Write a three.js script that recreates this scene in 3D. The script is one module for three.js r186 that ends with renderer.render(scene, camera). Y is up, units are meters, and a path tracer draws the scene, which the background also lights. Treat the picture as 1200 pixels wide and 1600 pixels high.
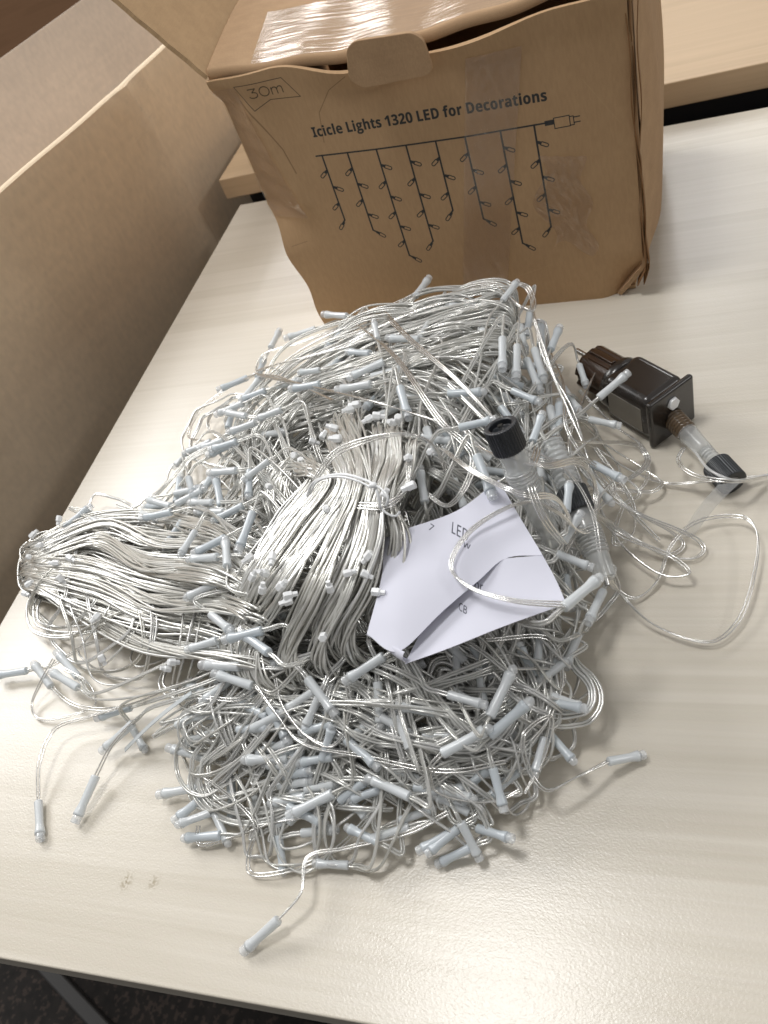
import * as THREE from 'three';
import { RoundedBoxGeometry } from 'three/addons/geometries/RoundedBoxGeometry.js';
import { mergeGeometries } from 'three/addons/utils/BufferGeometryUtils.js';

// ------------------------------------------------------------------ camera, light, exposure
const scene = new THREE.Scene();
const EYE = new THREE.Vector3(0, 0.5, 0);
const AX = new THREE.Vector3(0.93528, -0.29660, -0.19309);     // image right
const AY = new THREE.Vector3(-0.04810, -0.64704, 0.76094);     // image down
const AZ = new THREE.Vector3(-0.35063, -0.70240, -0.61942);    // viewing direction
const FOC = 1305;                                              // focal length in photo pixels (1200 x 1600)
const camera = new THREE.PerspectiveCamera(2 * Math.atan(800 / FOC) * 180 / Math.PI, 0.75, 0.02, 60);
camera.position.copy(EYE);
camera.up.copy(AY).negate();
camera.lookAt(EYE.clone().add(AZ));
camera.focus = 0.6; camera.userData.fStop = 13;
scene.add(camera);

{ // bounced light of the office: pale ceiling above, dimmer walls, dark floor
  const w = 16, h = 64, d = new Float32Array(w * h * 4);
  for (let y = 0; y < h; y++) { const e = Math.sin(((y + 0.5) / h - 0.5) * Math.PI), t = Math.min(1, Math.max(0, (e + 0.15) / 0.75)), k = e < -0.15 ? 0.09 : 0.115 + (0.31 - 0.115) * t * t * (3 - 2 * t); for (let x = 0; x < w; x++) d.set([k, k * 0.995, k * 0.985, 1], (y * w + x) * 4); }
  const t = new THREE.DataTexture(d, w, h, THREE.RGBAFormat, THREE.FloatType); t.mapping = THREE.EquirectangularReflectionMapping; t.needsUpdate = true; scene.background = t; scene.environment = t;
}
const LAMPS = [   // ceiling panels: x, z, width, depth, strength, height
  [-0.60, -0.50, 0.46, 0.46, 29], [-3.6, -2.4, 2.4, 2.4, 11, 2.6], [2.9, -0.7, 0.6, 1.2, 11],
  [-2.3, -4.8, 0.6, 1.2, 12], [0.15, -4.3, 0.6, 1.2, 10], [-2.35, -7.2, 0.5, 1.2, 9],
];
LAMPS.forEach(([x, z, w, d, s, h = 2.2]) => {
  const l = new THREE.RectAreaLight(new THREE.Color(1, 0.996, 0.986), s, w, d);
  l.position.set(x, h, z); l.lookAt(x, 0, z + 1e-4); l.name = 'ceiling_light'; l.castShadow = true; scene.add(l);
});
const renderer = new THREE.WebGLRenderer({ antialias: true });
renderer.setSize(768, 1024);
renderer.toneMapping = THREE.LinearToneMapping;
renderer.toneMappingExposure = 1.07;
renderer.shadowMap.enabled = true;

// ------------------------------------------------------------------ helpers
let seed = 7;
const rnd = () => { seed = (seed + 0x6d2b79f5) | 0; let t = Math.imul(seed ^ (seed >>> 15), 1 | seed); t = (t + Math.imul(t ^ (t >>> 7), 61 | t)) ^ t; return ((t ^ (t >>> 14)) >>> 0) / 4294967296; };
const rr = (a, b) => a + (b - a) * rnd();
const gauss = () => (rnd() + rnd() + rnd() + rnd() - 2) * 1.0;
const V = (x, y, z) => new THREE.Vector3(x, y, z);
const lerp = (a, b, t) => a + (b - a) * t, clamp = (x, a, b) => Math.min(b, Math.max(a, x));
const smooth = (a, b, x) => { const t = clamp((x - a) / (b - a), 0, 1); return t * t * (3 - 2 * t); };
// measured place: where the sight line of a photo pixel meets the level y
function at(px, py, y = 0) {
  const a = (px - 600) / FOC, b = (py - 800) / FOC;
  const d = V(AX.x * a + AY.x * b + AZ.x, AX.y * a + AY.y * b + AZ.y, AX.z * a + AY.z * b + AZ.z);
  return d.multiplyScalar((y - EYE.y) / d.y).add(EYE);
}
const names = {};
function numbered(n) { const k = names[n] = (names[n] ?? -1) + 1; return k ? n + '_' + String(k).padStart(3, '0') : n; }
function thing(name, label, category, pos = V(0, 0, 0), group) {
  const o = new THREE.Group(); o.name = numbered(name); o.position.copy(pos); scene.add(o);
  o.userData = { label, category }; if (group) o.userData.group = group; return o;
}
function part(name, geo, mat, parent, label) {
  const m = new THREE.Mesh(geo, mat); m.name = numbered(name); m.castShadow = m.receiveShadow = true; parent.add(m);
  if (label) m.userData.label = label; return m;
}
function structure(name, geo, mat) { const m = part(name, geo, mat, scene); m.userData.kind = 'structure'; return m; }
// tileable value noise
function hash(x, y, s) { let h = Math.imul(x, 374761393) ^ Math.imul(y, 668265263) ^ Math.imul(s, 1442695041); h = Math.imul(h ^ (h >>> 13), 1274126177); return ((h ^ (h >>> 16)) >>> 0) / 4294967296; }
function vnoise(x, y, px, py, s) {
  const ix = Math.floor(x), iy = Math.floor(y), fx = x - ix, fy = y - iy, u = fx * fx * (3 - 2 * fx), v = fy * fy * (3 - 2 * fy);
  const m = (a, n) => ((a % n) + n) % n, x0 = m(ix, px), x1 = m(ix + 1, px), y0 = m(iy, py), y1 = m(iy + 1, py);
  return lerp(lerp(hash(x0, y0, s), hash(x1, y0, s), u), lerp(hash(x0, y1, s), hash(x1, y1, s), u), v);
}
function fbm(u, v, fx, fy, oct, s) { let t = 0, a = 0.5, n = 0; for (let i = 0; i < oct; i++) { t += a * vnoise(u * fx, v * fy, fx, fy, s + i); n += a; a *= 0.5; fx *= 2; fy *= 2; } return t / n; }
function dataTex(w, h, f, srgb, rep) {
  const d = new Uint8Array(w * h * 4);
  for (let y = 0, i = 0; y < h; y++) for (let x = 0; x < w; x++, i += 4) { const c = f((x + 0.5) / w, (y + 0.5) / h, x, y); d[i] = clamp(c[0], 0, 255); d[i + 1] = clamp(c[1], 0, 255); d[i + 2] = clamp(c[2], 0, 255); d[i + 3] = 255; }
  const t = new THREE.DataTexture(d, w, h); t.wrapS = t.wrapT = THREE.RepeatWrapping; t.magFilter = THREE.LinearFilter; if (srgb) t.colorSpace = THREE.SRGBColorSpace;
  if (rep) t.repeat.set(rep, rep); t.needsUpdate = true; return t;
}
const S = (r, g, b) => new THREE.Color().setRGB(r / 255, g / 255, b / 255, THREE.SRGBColorSpace);
const std = (o) => new THREE.MeshStandardMaterial(o), phy = (o) => new THREE.MeshPhysicalMaterial(o);
// a grid sheet with thickness from a function (s,t) -> Vector3; uv from a function or s,t
function sheet(f, ns, nt, thick = 0, uvf = null) {
  const P = [], N = [], top = [], uv = [], idx = [], e = 1e-3;
  for (let j = 0; j <= nt; j++) for (let i = 0; i <= ns; i++) {
    const s = i / ns, t = j / nt, p = f(s, t);
    const a = f(Math.min(1, s + e), t).sub(f(Math.max(0, s - e), t)), b = f(s, Math.min(1, t + e)).sub(f(s, Math.max(0, t - e)));
    const n = a.cross(b).normalize(); top.push([p, n]); const q = uvf ? uvf(s, t, p) : [s, t]; uv.push(q);
  }
  const W = ns + 1, n = top.length;
  top.forEach(([p, m]) => { P.push(p.x, p.y, p.z); N.push(m.x, m.y, m.z); });
  const UV = uv.flat();
  for (let j = 0; j < nt; j++) for (let i = 0; i < ns; i++) { const a = j * W + i; idx.push(a, a + 1, a + W, a + 1, a + W + 1, a + W); }
  if (thick) {
    top.forEach(([p, m]) => { P.push(p.x - m.x * thick, p.y - m.y * thick, p.z - m.z * thick); N.push(-m.x, -m.y, -m.z); }); UV.push(...uv.flat());
    for (let j = 0; j < nt; j++) for (let i = 0; i < ns; i++) { const a = n + j * W + i; idx.push(a, a + W, a + 1, a + 1, a + W, a + W + 1); }
    const rim = []; for (let i = 0; i < ns; i++) rim.push([i, i + 1]); for (let j = 0; j < nt; j++) rim.push([j * W + ns, (j + 1) * W + ns]);
    for (let i = ns; i > 0; i--) rim.push([nt * W + i, nt * W + i - 1]); for (let j = nt; j > 0; j--) rim.push([j * W, (j - 1) * W]);
    for (const [a, b] of rim) {
      const pa = top[a][0], pb = top[b][0], m = pb.clone().sub(pa).cross(top[a][1]).normalize(), k = P.length / 3;
      for (const v of [a, b, n + a, n + b]) { P.push(P[v * 3], P[v * 3 + 1], P[v * 3 + 2]); N.push(m.x, m.y, m.z); UV.push(UV[v * 2], UV[v * 2 + 1]); }
      idx.push(k, k + 2, k + 1, k + 1, k + 2, k + 3);
    }
  }
  const g = new THREE.BufferGeometry(); g.setAttribute('position', new THREE.Float32BufferAttribute(P, 3)); g.setAttribute('normal', new THREE.Float32BufferAttribute(N, 3)); g.setAttribute('uv', new THREE.Float32BufferAttribute(UV, 2)); g.setIndex(idx); return g;
}
// slab: a horizontal polygon (world x,z counter-clockwise seen from above) with its top at y
function slab(pts, y, th, bevel = 0.0015) {
  const sh = new THREE.Shape(pts.map(([x, z]) => new THREE.Vector2(x, -z)));
  const g = new THREE.ExtrudeGeometry(sh, { depth: th - 2 * bevel, bevelEnabled: true, bevelThickness: bevel, bevelSize: bevel, bevelOffset: -bevel, bevelSegments: 3 });
  g.rotateX(-Math.PI / 2); g.translate(0, y - th + bevel, 0); return g;
}
// a collector of wires: round, or twin when two = true
class Wire {
  constructor() { this.p = []; this.n = []; this.i = []; }
  add(pts, r, sides = 6, lanes = 1, twist = 0, phase = 0, off = r) {
    const n = pts.length; if (n < 3) return this;
    let T = pts[1].clone().sub(pts[0]).normalize(), U = Math.abs(T.y) < 0.9 ? V(0, 1, 0) : V(1, 0, 0);
    U.sub(T.clone().multiplyScalar(U.dot(T))).normalize();
    const rings = +lanes, base = this.p.length / 3, per = sides * rings;
    let ang = phase;
    for (let k = 0; k < n; k++) {
      const t = pts[Math.min(n - 1, k + 1)].clone().sub(pts[Math.max(0, k - 1)]); if (t.lengthSq() < 1e-14) t.copy(T); t.normalize();
      U.sub(t.clone().multiplyScalar(U.dot(t))).normalize(); T = t;
      const B = t.clone().cross(U); ang += twist;
      for (let q = 0; q < rings; q++) {
        const o = (q - (rings - 1) / 2) * off * 1.9, ox = Math.cos(ang) * o, oy = Math.sin(ang) * o;
        for (let s = 0; s < sides; s++) {
          const a = (s / sides) * 2 * Math.PI, c = Math.cos(a), d = Math.sin(a);
          const nx = U.x * c + B.x * d, ny = U.y * c + B.y * d, nz = U.z * c + B.z * d;
          this.p.push(pts[k].x + U.x * ox + B.x * oy + nx * r, pts[k].y + U.y * ox + B.y * oy + ny * r, pts[k].z + U.z * ox + B.z * oy + nz * r);
          this.n.push(nx, ny, nz);
        }
      }
      if (k) for (let q = 0; q < rings; q++) for (let s = 0; s < sides; s++) {
        const a = base + (k - 1) * per + q * sides + s, b = base + (k - 1) * per + q * sides + (s + 1) % sides;
        this.i.push(a, b, a + per, b, b + per, a + per);
      }
    }
    return this;
  }
  geo() {
    const g = new THREE.BufferGeometry(); g.setAttribute('position', new THREE.Float32BufferAttribute(this.p, 3)); g.setAttribute('normal', new THREE.Float32BufferAttribute(this.n, 3)); g.setIndex(this.i); return g;
  }
}
const curve = (pts, n, tension = 0.5) => new THREE.CatmullRomCurve3(pts, false, 'centripetal', tension).getPoints(n);
// lathe along +x from [x, r] pairs
function latheX(prof, seg = 14) { const g = new THREE.LatheGeometry(prof.map(([x, r]) => new THREE.Vector2(Math.max(r, 1e-5), x)), seg); g.rotateZ(-Math.PI / 2); return g; }

// ------------------------------------------------------------------ materials of the setting
const wrapU = (p) => [((p.x / 1.5) % 1 + 1) % 1 * 1.5, -((((-p.z) / 0.8) % 1 + 1) % 1) * 0.8];
const MARKS = [[197, 1378, 42], [240, 1379, 30]].map(([x, y, q]) => [...wrapU(at(x, y)), q]);
const SCRATCH = [[640, 1416, 702, 1408], [560, 1455, 690, 1512], [700, 1005, 760, 1018]].map(([a, c, d, e]) => [...wrapU(at(a, c)), ...wrapU(at(d, e))]);
const woodTex = dataTex(2048, 1024, (u, v) => {
  const w = fbm(u, v, 3, 10, 3, 11) * 0.02, g = fbm(u, v + w, 4, 70, 4, 3), f = fbm(u, v + w, 10, 420, 2, 21), b = fbm(u, v, 3, 6, 3, 31);
  const line = smooth(0.60, 0.72, fbm(u, v + w * 1.4, 3, 46, 2, 47)) * 9;
  const k = (g - 0.5) * 6 + (f - 0.5) * 8 + (b - 0.5) * 3 - line * 0.6;
  const X = u * 1.5, Z = -v * 0.8;   // worn marks: two smudges and fine scratches
  let m = 0; for (const [x, z, q] of MARKS) { const d2 = ((X - x) / 0.0035) ** 2 + ((Z - z) / 0.0045) ** 2; if (d2 < 4) m += q * Math.exp(-d2) * smooth(0.5, 0.62, vnoise(u * 1300, v * 700, 1300, 700, 66)); }
  for (const [x0, z0, x1, z1] of SCRATCH) { const ex = x1 - x0, ez = z1 - z0, t = clamp(((X - x0) * ex + (Z - z0) * ez) / (ex * ex + ez * ez), 0, 1), d = Math.hypot(X - x0 - ex * t, Z - z0 - ez * t + 0.002 * Math.sin(t * 7)); if (d < 0.0006) m += 14 * smooth(0, 0.15, t) * (1 - t); }
  return [214 + k - m * 1.3, 206 + k * 1.05 - m * 1.4, 192 + k * 1.2 - m * 1.6];
}, true);
const pebble = dataTex(512, 512, (u, v) => { const a = fbm(u, v, 92, 140, 2, 5), b = fbm(u, v, 200, 240, 1, 9), c = fbm(u, v, 24, 30, 2, 15); const k = 255 * clamp(0.5 + (a - 0.5) * 1.1 + (b - 0.5) * 0.4 + (c - 0.5) * 0.15, 0, 1); return [k, k, k]; });
const woodMap = woodTex.clone(); woodMap.repeat.set(1 / 1.5, 1 / 0.8); woodMap.needsUpdate = true;
const pebMap = pebble.clone(); pebMap.repeat.set(1 / 0.11, 1 / 0.11); pebMap.needsUpdate = true;
const mDesk = phy({ map: woodMap, bumpMap: pebMap, bumpScale: 0.00006, roughness: 0.27, specularIntensity: 1.0 });
const woodB = woodTex.clone(); woodB.repeat.set(1 / 0.9, 1 / 0.7); woodB.offset.set(0.3, 0.4); woodB.needsUpdate = true;
const mShelf = std({ map: woodB, color: S(238, 214, 186), roughness: 0.45 });
const mEdge = std({ map: woodMap, color: S(236, 226, 212), roughness: 0.5 });
const mBlack = std({ color: S(26, 27, 32), roughness: 0.55 });

// ------------------------------------------------------------------ the desk, the desk behind it, the floor
const desk = thing('desk', 'pale maple laminate desk that carries the box and the tangled lights', 'desk', V(-0.1, 0, -0.5)); desk.userData.kind = 'thing';
{
  const put = (g) => g.translate(0.1, 0, 0.5);
  const top = slab([[-0.447, -0.068], [-0.6, -1.048], [0.75, -1.02], [0.75, -0.068]], 0, 0.022, 0.0012);
  // corners of the desk top follow the edges seen in the photograph
  const P = [at(0, 1499), at(375, 320), at(1200, 167)].map((p) => [p.x, p.z]);
  const dirL = [P[1][0] - at(0, 975.6).x, P[1][1] - at(0, 975.6).z], kk = (-0.068 - P[1][1]) / dirL[1];
  const g2 = slab([[P[1][0] + dirL[0] * kk, -0.068], [0.75, -0.068], [0.75, P[2][1] + 0.02], [P[1][0], P[1][1]]], 0, 0.022, 0.0012);
  top.dispose(); part('desk_top', put(g2), mDesk, desk);
  for (const [x, z] of [[-0.5, -0.95], [-0.5, -0.2], [0.68, -0.95], [0.68, -0.2]]) part('leg', put(new RoundedBoxGeometry(0.05, 0.708, 0.05, 2, 0.004).translate(x, -0.376, z)), mBlack, desk);
  part('apron', put(new THREE.BoxGeometry(1.1, 0.05, 0.02).translate(0.09, -0.047, -0.95)), mBlack, desk);
}
const desk2 = thing('desk', 'wooden desk standing behind the box, its top slightly raised', 'desk', V(0, 0, -1.4));
{
  const put = (g) => g.translate(0, 0, 1.4);
  part('desk_top', put(slab([[-0.62, -1.06], [0.9, -1.058], [0.9, -1.86], [-0.62, -1.86]], 0.036, 0.030, 0.0012)), mShelf, desk2);
  part('apron', put(new THREE.BoxGeometry(1.48, 0.09, 0.02).translate(0.15, -0.04, -1.082)), mBlack, desk2);
  for (const x of [-0.57, 0.85]) for (const z of [-1.11, -1.8]) part('leg', put(new THREE.BoxGeometry(0.05, 0.734, 0.05).translate(x, -0.363, z)), mBlack, desk2);
}
const carpet = dataTex(256, 256, (u, v) => { const k = fbm(u, v, 40, 40, 3, 77), q = fbm(u, v, 90, 90, 2, 88) > 0.62 ? 40 : 0; return [20 + k * 22 + q * 0.6, 18 + k * 19 + q * 0.48, 17 + k * 17 + q * 0.42]; }, true);
carpet.repeat.set(2, 2);
structure('floor', new THREE.PlaneGeometry(9, 9).rotateX(-Math.PI / 2).translate(0, -0.73, -2), std({ map: carpet, roughness: 1 })).geometry.attributes.uv.array.forEach((v, i, a) => { a[i] = v * 9; });
part('cable_duct', new RoundedBoxGeometry(0.9, 0.02, 0.022, 2, 0.004), std({ color: S(46, 44, 43), roughness: 0.6 }), scene);
{
  const o = scene.children[scene.children.length - 1]; o.position.copy(at(120, 1562, -0.70)); o.rotation.y = -0.42;
  o.userData = { label: 'grey cable duct lying on the dark floor below the desk front', category: 'cable duct' };
}

// ------------------------------------------------------------------ cardboard
const kraftTex = (r, g, b, s) => dataTex(512, 512, (u, v) => {
  const a = fbm(u, v, 5, 5, 4, s) - 0.5, f = fbm(u, v, 160, 60, 2, s + 5) - 0.5, c = fbm(u, v, 3, 90, 1, s + 9) - 0.5, k = a * 16 + f * 14 + c * 4;
  return [r + k, g + k * 0.92, b + k * 0.8];
}, true);
const kraft = kraftTex(180, 147, 112, 201);
const kraftM = kraft.clone(); kraftM.repeat.set(4, 4); kraftM.needsUpdate = true;
const mKraft = std({ map: kraftM, roughness: 0.85 });
const kraftIn = kraftTex(190, 158, 120, 231); kraftIn.repeat.set(4, 4);
const mKraftIn = std({ map: kraftIn, roughness: 0.9 });
const carton = kraftTex(234, 211, 181, 261); carton.repeat.set(2, 2);
const mCarton = std({ map: carton, roughness: 0.85 });
const cartonIn = kraftTex(222, 209, 192, 271); cartonIn.repeat.set(2, 2);
const mCartonIn = std({ map: cartonIn, color: S(250, 248, 250), roughness: 0.9 });
const wrinkle = dataTex(256, 256, (u, v) => { const a = fbm(u, v, 3, 9, 3, 301), b = Math.abs(fbm(u, v, 4, 14, 2, 333) - 0.5); const k = 255 * clamp(a * 0.7 + (0.2 - Math.min(b, 0.2)) * 1.6, 0, 1); return [k, k, k]; });
const mTapeFront = phy({ color: new THREE.Color(0.93, 0.88, 0.81), transmission: 0.93, thickness: 0, roughness: 0.12, ior: 1.5, bumpMap: wrinkle, bumpScale: 0.0006 });
const mTape = phy({ color: 0xffffff, transmission: 1, thickness: 0, roughness: 0.14, ior: 1.5, bumpMap: wrinkle, bumpScale: 0.0005 });

// printed front, in metres on the panel: u from the left, v up
const FU0 = -0.03, FW = 0.40, FH = 0.29, PX = 2000 / FW;
const front = document.createElement('canvas'); front.width = 2000; front.height = Math.round(FH * PX);
{
  const c = front.getContext('2d'), X = (u) => (u - FU0) * PX, Y = (v) => front.height - v * PX;
  const img = c.createImageData(front.width, front.height), d = img.data;
  for (let y = 0, i = 0; y < front.height; y++) for (let x = 0; x < front.width; x++, i += 4) {
    const u = x / 2000, v = y / 2000, k = (fbm(u, v, 5, 5, 3, 41) - 0.5) * 12 + (hash(x, y, 5) - 0.5) * 7 + (vnoise(u * 300, v * 80, 300, 80, 8) - 0.5) * 7;
    d[i] = 184 + k; d[i + 1] = 150 + k * 0.95; d[i + 2] = 112 + k * 0.85; d[i + 3] = 255;
  }
  c.putImageData(img, 0, 0);
  const ink = 'rgba(44,46,50,0.93)';
  c.strokeStyle = c.fillStyle = ink; c.lineCap = 'round'; c.lineJoin = 'round';
  c.save(); c.translate(X(0.0685), Y(0.2062)); c.rotate(0.0335); c.font = 'bold 62px sans-serif';
  const title = 'Icicle Lights 1320 LED for Decorations', w = c.measureText(title).width; c.scale(0.2125 * PX / w, 1.0); c.fillText(title, 0, 0); c.lineWidth = 1.6; c.strokeText(title, 0, 0); c.restore();
  const L = (pts, lw) => { c.lineWidth = lw * PX; c.beginPath(); pts.forEach(([u, v], i) => (i ? c.lineTo(X(u), Y(v)) : c.moveTo(X(u), Y(v)))); c.stroke(); };
  L([[0.0644, 0.1888], [0.1239, 0.1856], [0.2064, 0.1824], [0.2776, 0.1810]], 0.0014);
  const tops = [[0.0704, 0.1885], [0.0959, 0.1869], [0.1243, 0.1852], [0.1527, 0.1840], [0.1802, 0.1829], [0.2067, 0.1824], [0.2378, 0.1818], [0.2666, 0.1812]];
  const ends = [[0.1224, -1], [0.1077, 1], [0.0751, 1], [0.0878, -1], [0.1167, -1], [0.1036, 1], [0.0725, 1], [0.0856, -1]], first = [-1, -1, 1, 1, -1, -1, 1, 1];
  const bulb = (u, v, s, ang) => {   // outline bulb with a dark foot
    c.save(); c.translate(X(u), Y(v)); c.rotate(ang); c.scale(PX, PX);
    c.beginPath(); c.moveTo(0, -0.0011); c.lineTo(0.0042, -0.0016); c.lineTo(0.0042, 0.0016); c.lineTo(0, 0.0011); c.closePath(); c.fill();
    c.lineWidth = 0.0009; c.beginPath(); c.moveTo(0.004, -0.0015); c.lineTo(0.0088, -0.0015); c.arc(0.0088, 0, 0.0015, -Math.PI / 2, Math.PI / 2); c.lineTo(0.004, 0.0015); c.stroke(); c.restore();
  };
  tops.forEach(([u, v], i) => {
    const [ve, se] = ends[i]; L([[u, v], [u - 0.0006, ve]], 0.0016);
    const n = Math.round((v - ve) / 0.0155) - 1; let s = first[i];
    for (let k = 1; k <= n; k++, s = -s) bulb(u, v - 0.0145 - (k - 1) * ((v - ve - 0.016) / n), s, s > 0 ? 0.5 : Math.PI - 0.62);
    L([[u - 0.0006, ve], [u + se * 0.0035, ve - 0.003]], 0.0016); bulb(u + se * 0.002, ve - 0.002, se, se > 0 ? 0.72 : Math.PI - 0.8);
  });
  c.fillRect(X(0.2755), Y(0.1828), 0.0075 * PX, 0.0042 * PX);
  const box = (u, v, w, h) => { c.lineWidth = 0.0008 * PX; c.strokeRect(X(u), Y(v), w * PX, h * PX); };
  box(0.2832, 0.1838, 0.0128, 0.0088); box(0.296, 0.1826, 0.0032, 0.0072); L([[0.2992, 0.1816], [0.3042, 0.1816]], 0.0009); L([[0.2992, 0.1772], [0.3042, 0.1772]], 0.0009);
  // scuffs and creases in the board
  c.lineCap = 'round'; for (const [pts, w, col] of [[[[0.118, 0.252], [0.098, 0.243], [0.082, 0.226], [0.077, 0.2]], 0.0007, 'rgba(70,48,28,0.35)'], [[[0.012, 0.25], [0.022, 0.228], [0.034, 0.2], [0.038, 0.176]], 0.0012, 'rgba(72,50,30,0.35)'], [[[0.0, 0.1], [0.02, 0.104]], 0.0006, 'rgba(70,48,28,0.3)'], [[[0.2, 0.03], [0.26, 0.045]], 0.0005, 'rgba(200,170,130,0.35)'], [[[0.31, 0.21], [0.335, 0.17]], 0.0008, 'rgba(200,170,130,0.25)']]) { c.strokeStyle = col; L(pts, w); }
  // the light "30m" tag
  const pale = 'rgba(74,62,50,0.9)'; c.strokeStyle = pale;
  L([[0.0113, 0.2627], [0.0583, 0.2612], [0.0701, 0.2428], [0.041, 0.2456], [0.0219, 0.2388], [0.0113, 0.2627]], 0.0006);
  c.lineWidth = 0.0009 * PX; c.save(); c.translate(X(0.0228), Y(0.2500)); c.rotate(0.02); const q = 0.0082 * PX;
  const G = (f) => { c.beginPath(); f(); c.stroke(); };
  G(() => { c.moveTo(0.05 * q, -0.98 * q); c.lineTo(0.95 * q, -0.98 * q); c.lineTo(0.45 * q, -0.6 * q); c.quadraticCurveTo(1.05 * q, -0.6 * q, 1.0 * q, -0.28 * q); c.quadraticCurveTo(0.9 * q, 0.03 * q, 0.45 * q, 0); c.quadraticCurveTo(0.15 * q, 0, 0, -0.15 * q); });
  G(() => { c.ellipse(1.9 * q, -0.49 * q, 0.56 * q, 0.5 * q, 0, 0, Math.PI * 2); });
  G(() => { c.moveTo(2.75 * q, 0); c.lineTo(2.75 * q, -0.7 * q); c.moveTo(2.75 * q, -0.45 * q); c.quadraticCurveTo(2.85 * q, -0.72 * q, 3.1 * q, -0.7 * q); c.quadraticCurveTo(3.38 * q, -0.7 * q, 3.38 * q, -0.4 * q); c.lineTo(3.38 * q, 0); c.moveTo(3.38 * q, -0.42 * q); c.quadraticCurveTo(3.48 * q, -0.72 * q, 3.72 * q, -0.7 * q); c.quadraticCurveTo(4.0 * q, -0.7 * q, 4.0 * q, -0.4 * q); c.lineTo(4.0 * q, 0); });
  c.restore();
}
const frontTex = new THREE.CanvasTexture(front); frontTex.colorSpace = THREE.SRGBColorSpace;
const frontBump = dataTex(512, 512, (u, v) => { const k = 255 * clamp(0.5 + (fbm(u, v, 6, 5, 4, 91) - 0.5) * 0.9, 0, 1); return [k, k, k]; });
const mFront = std({ map: frontTex, bumpMap: frontBump, bumpScale: 0.002, roughness: 0.82 });

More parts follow.
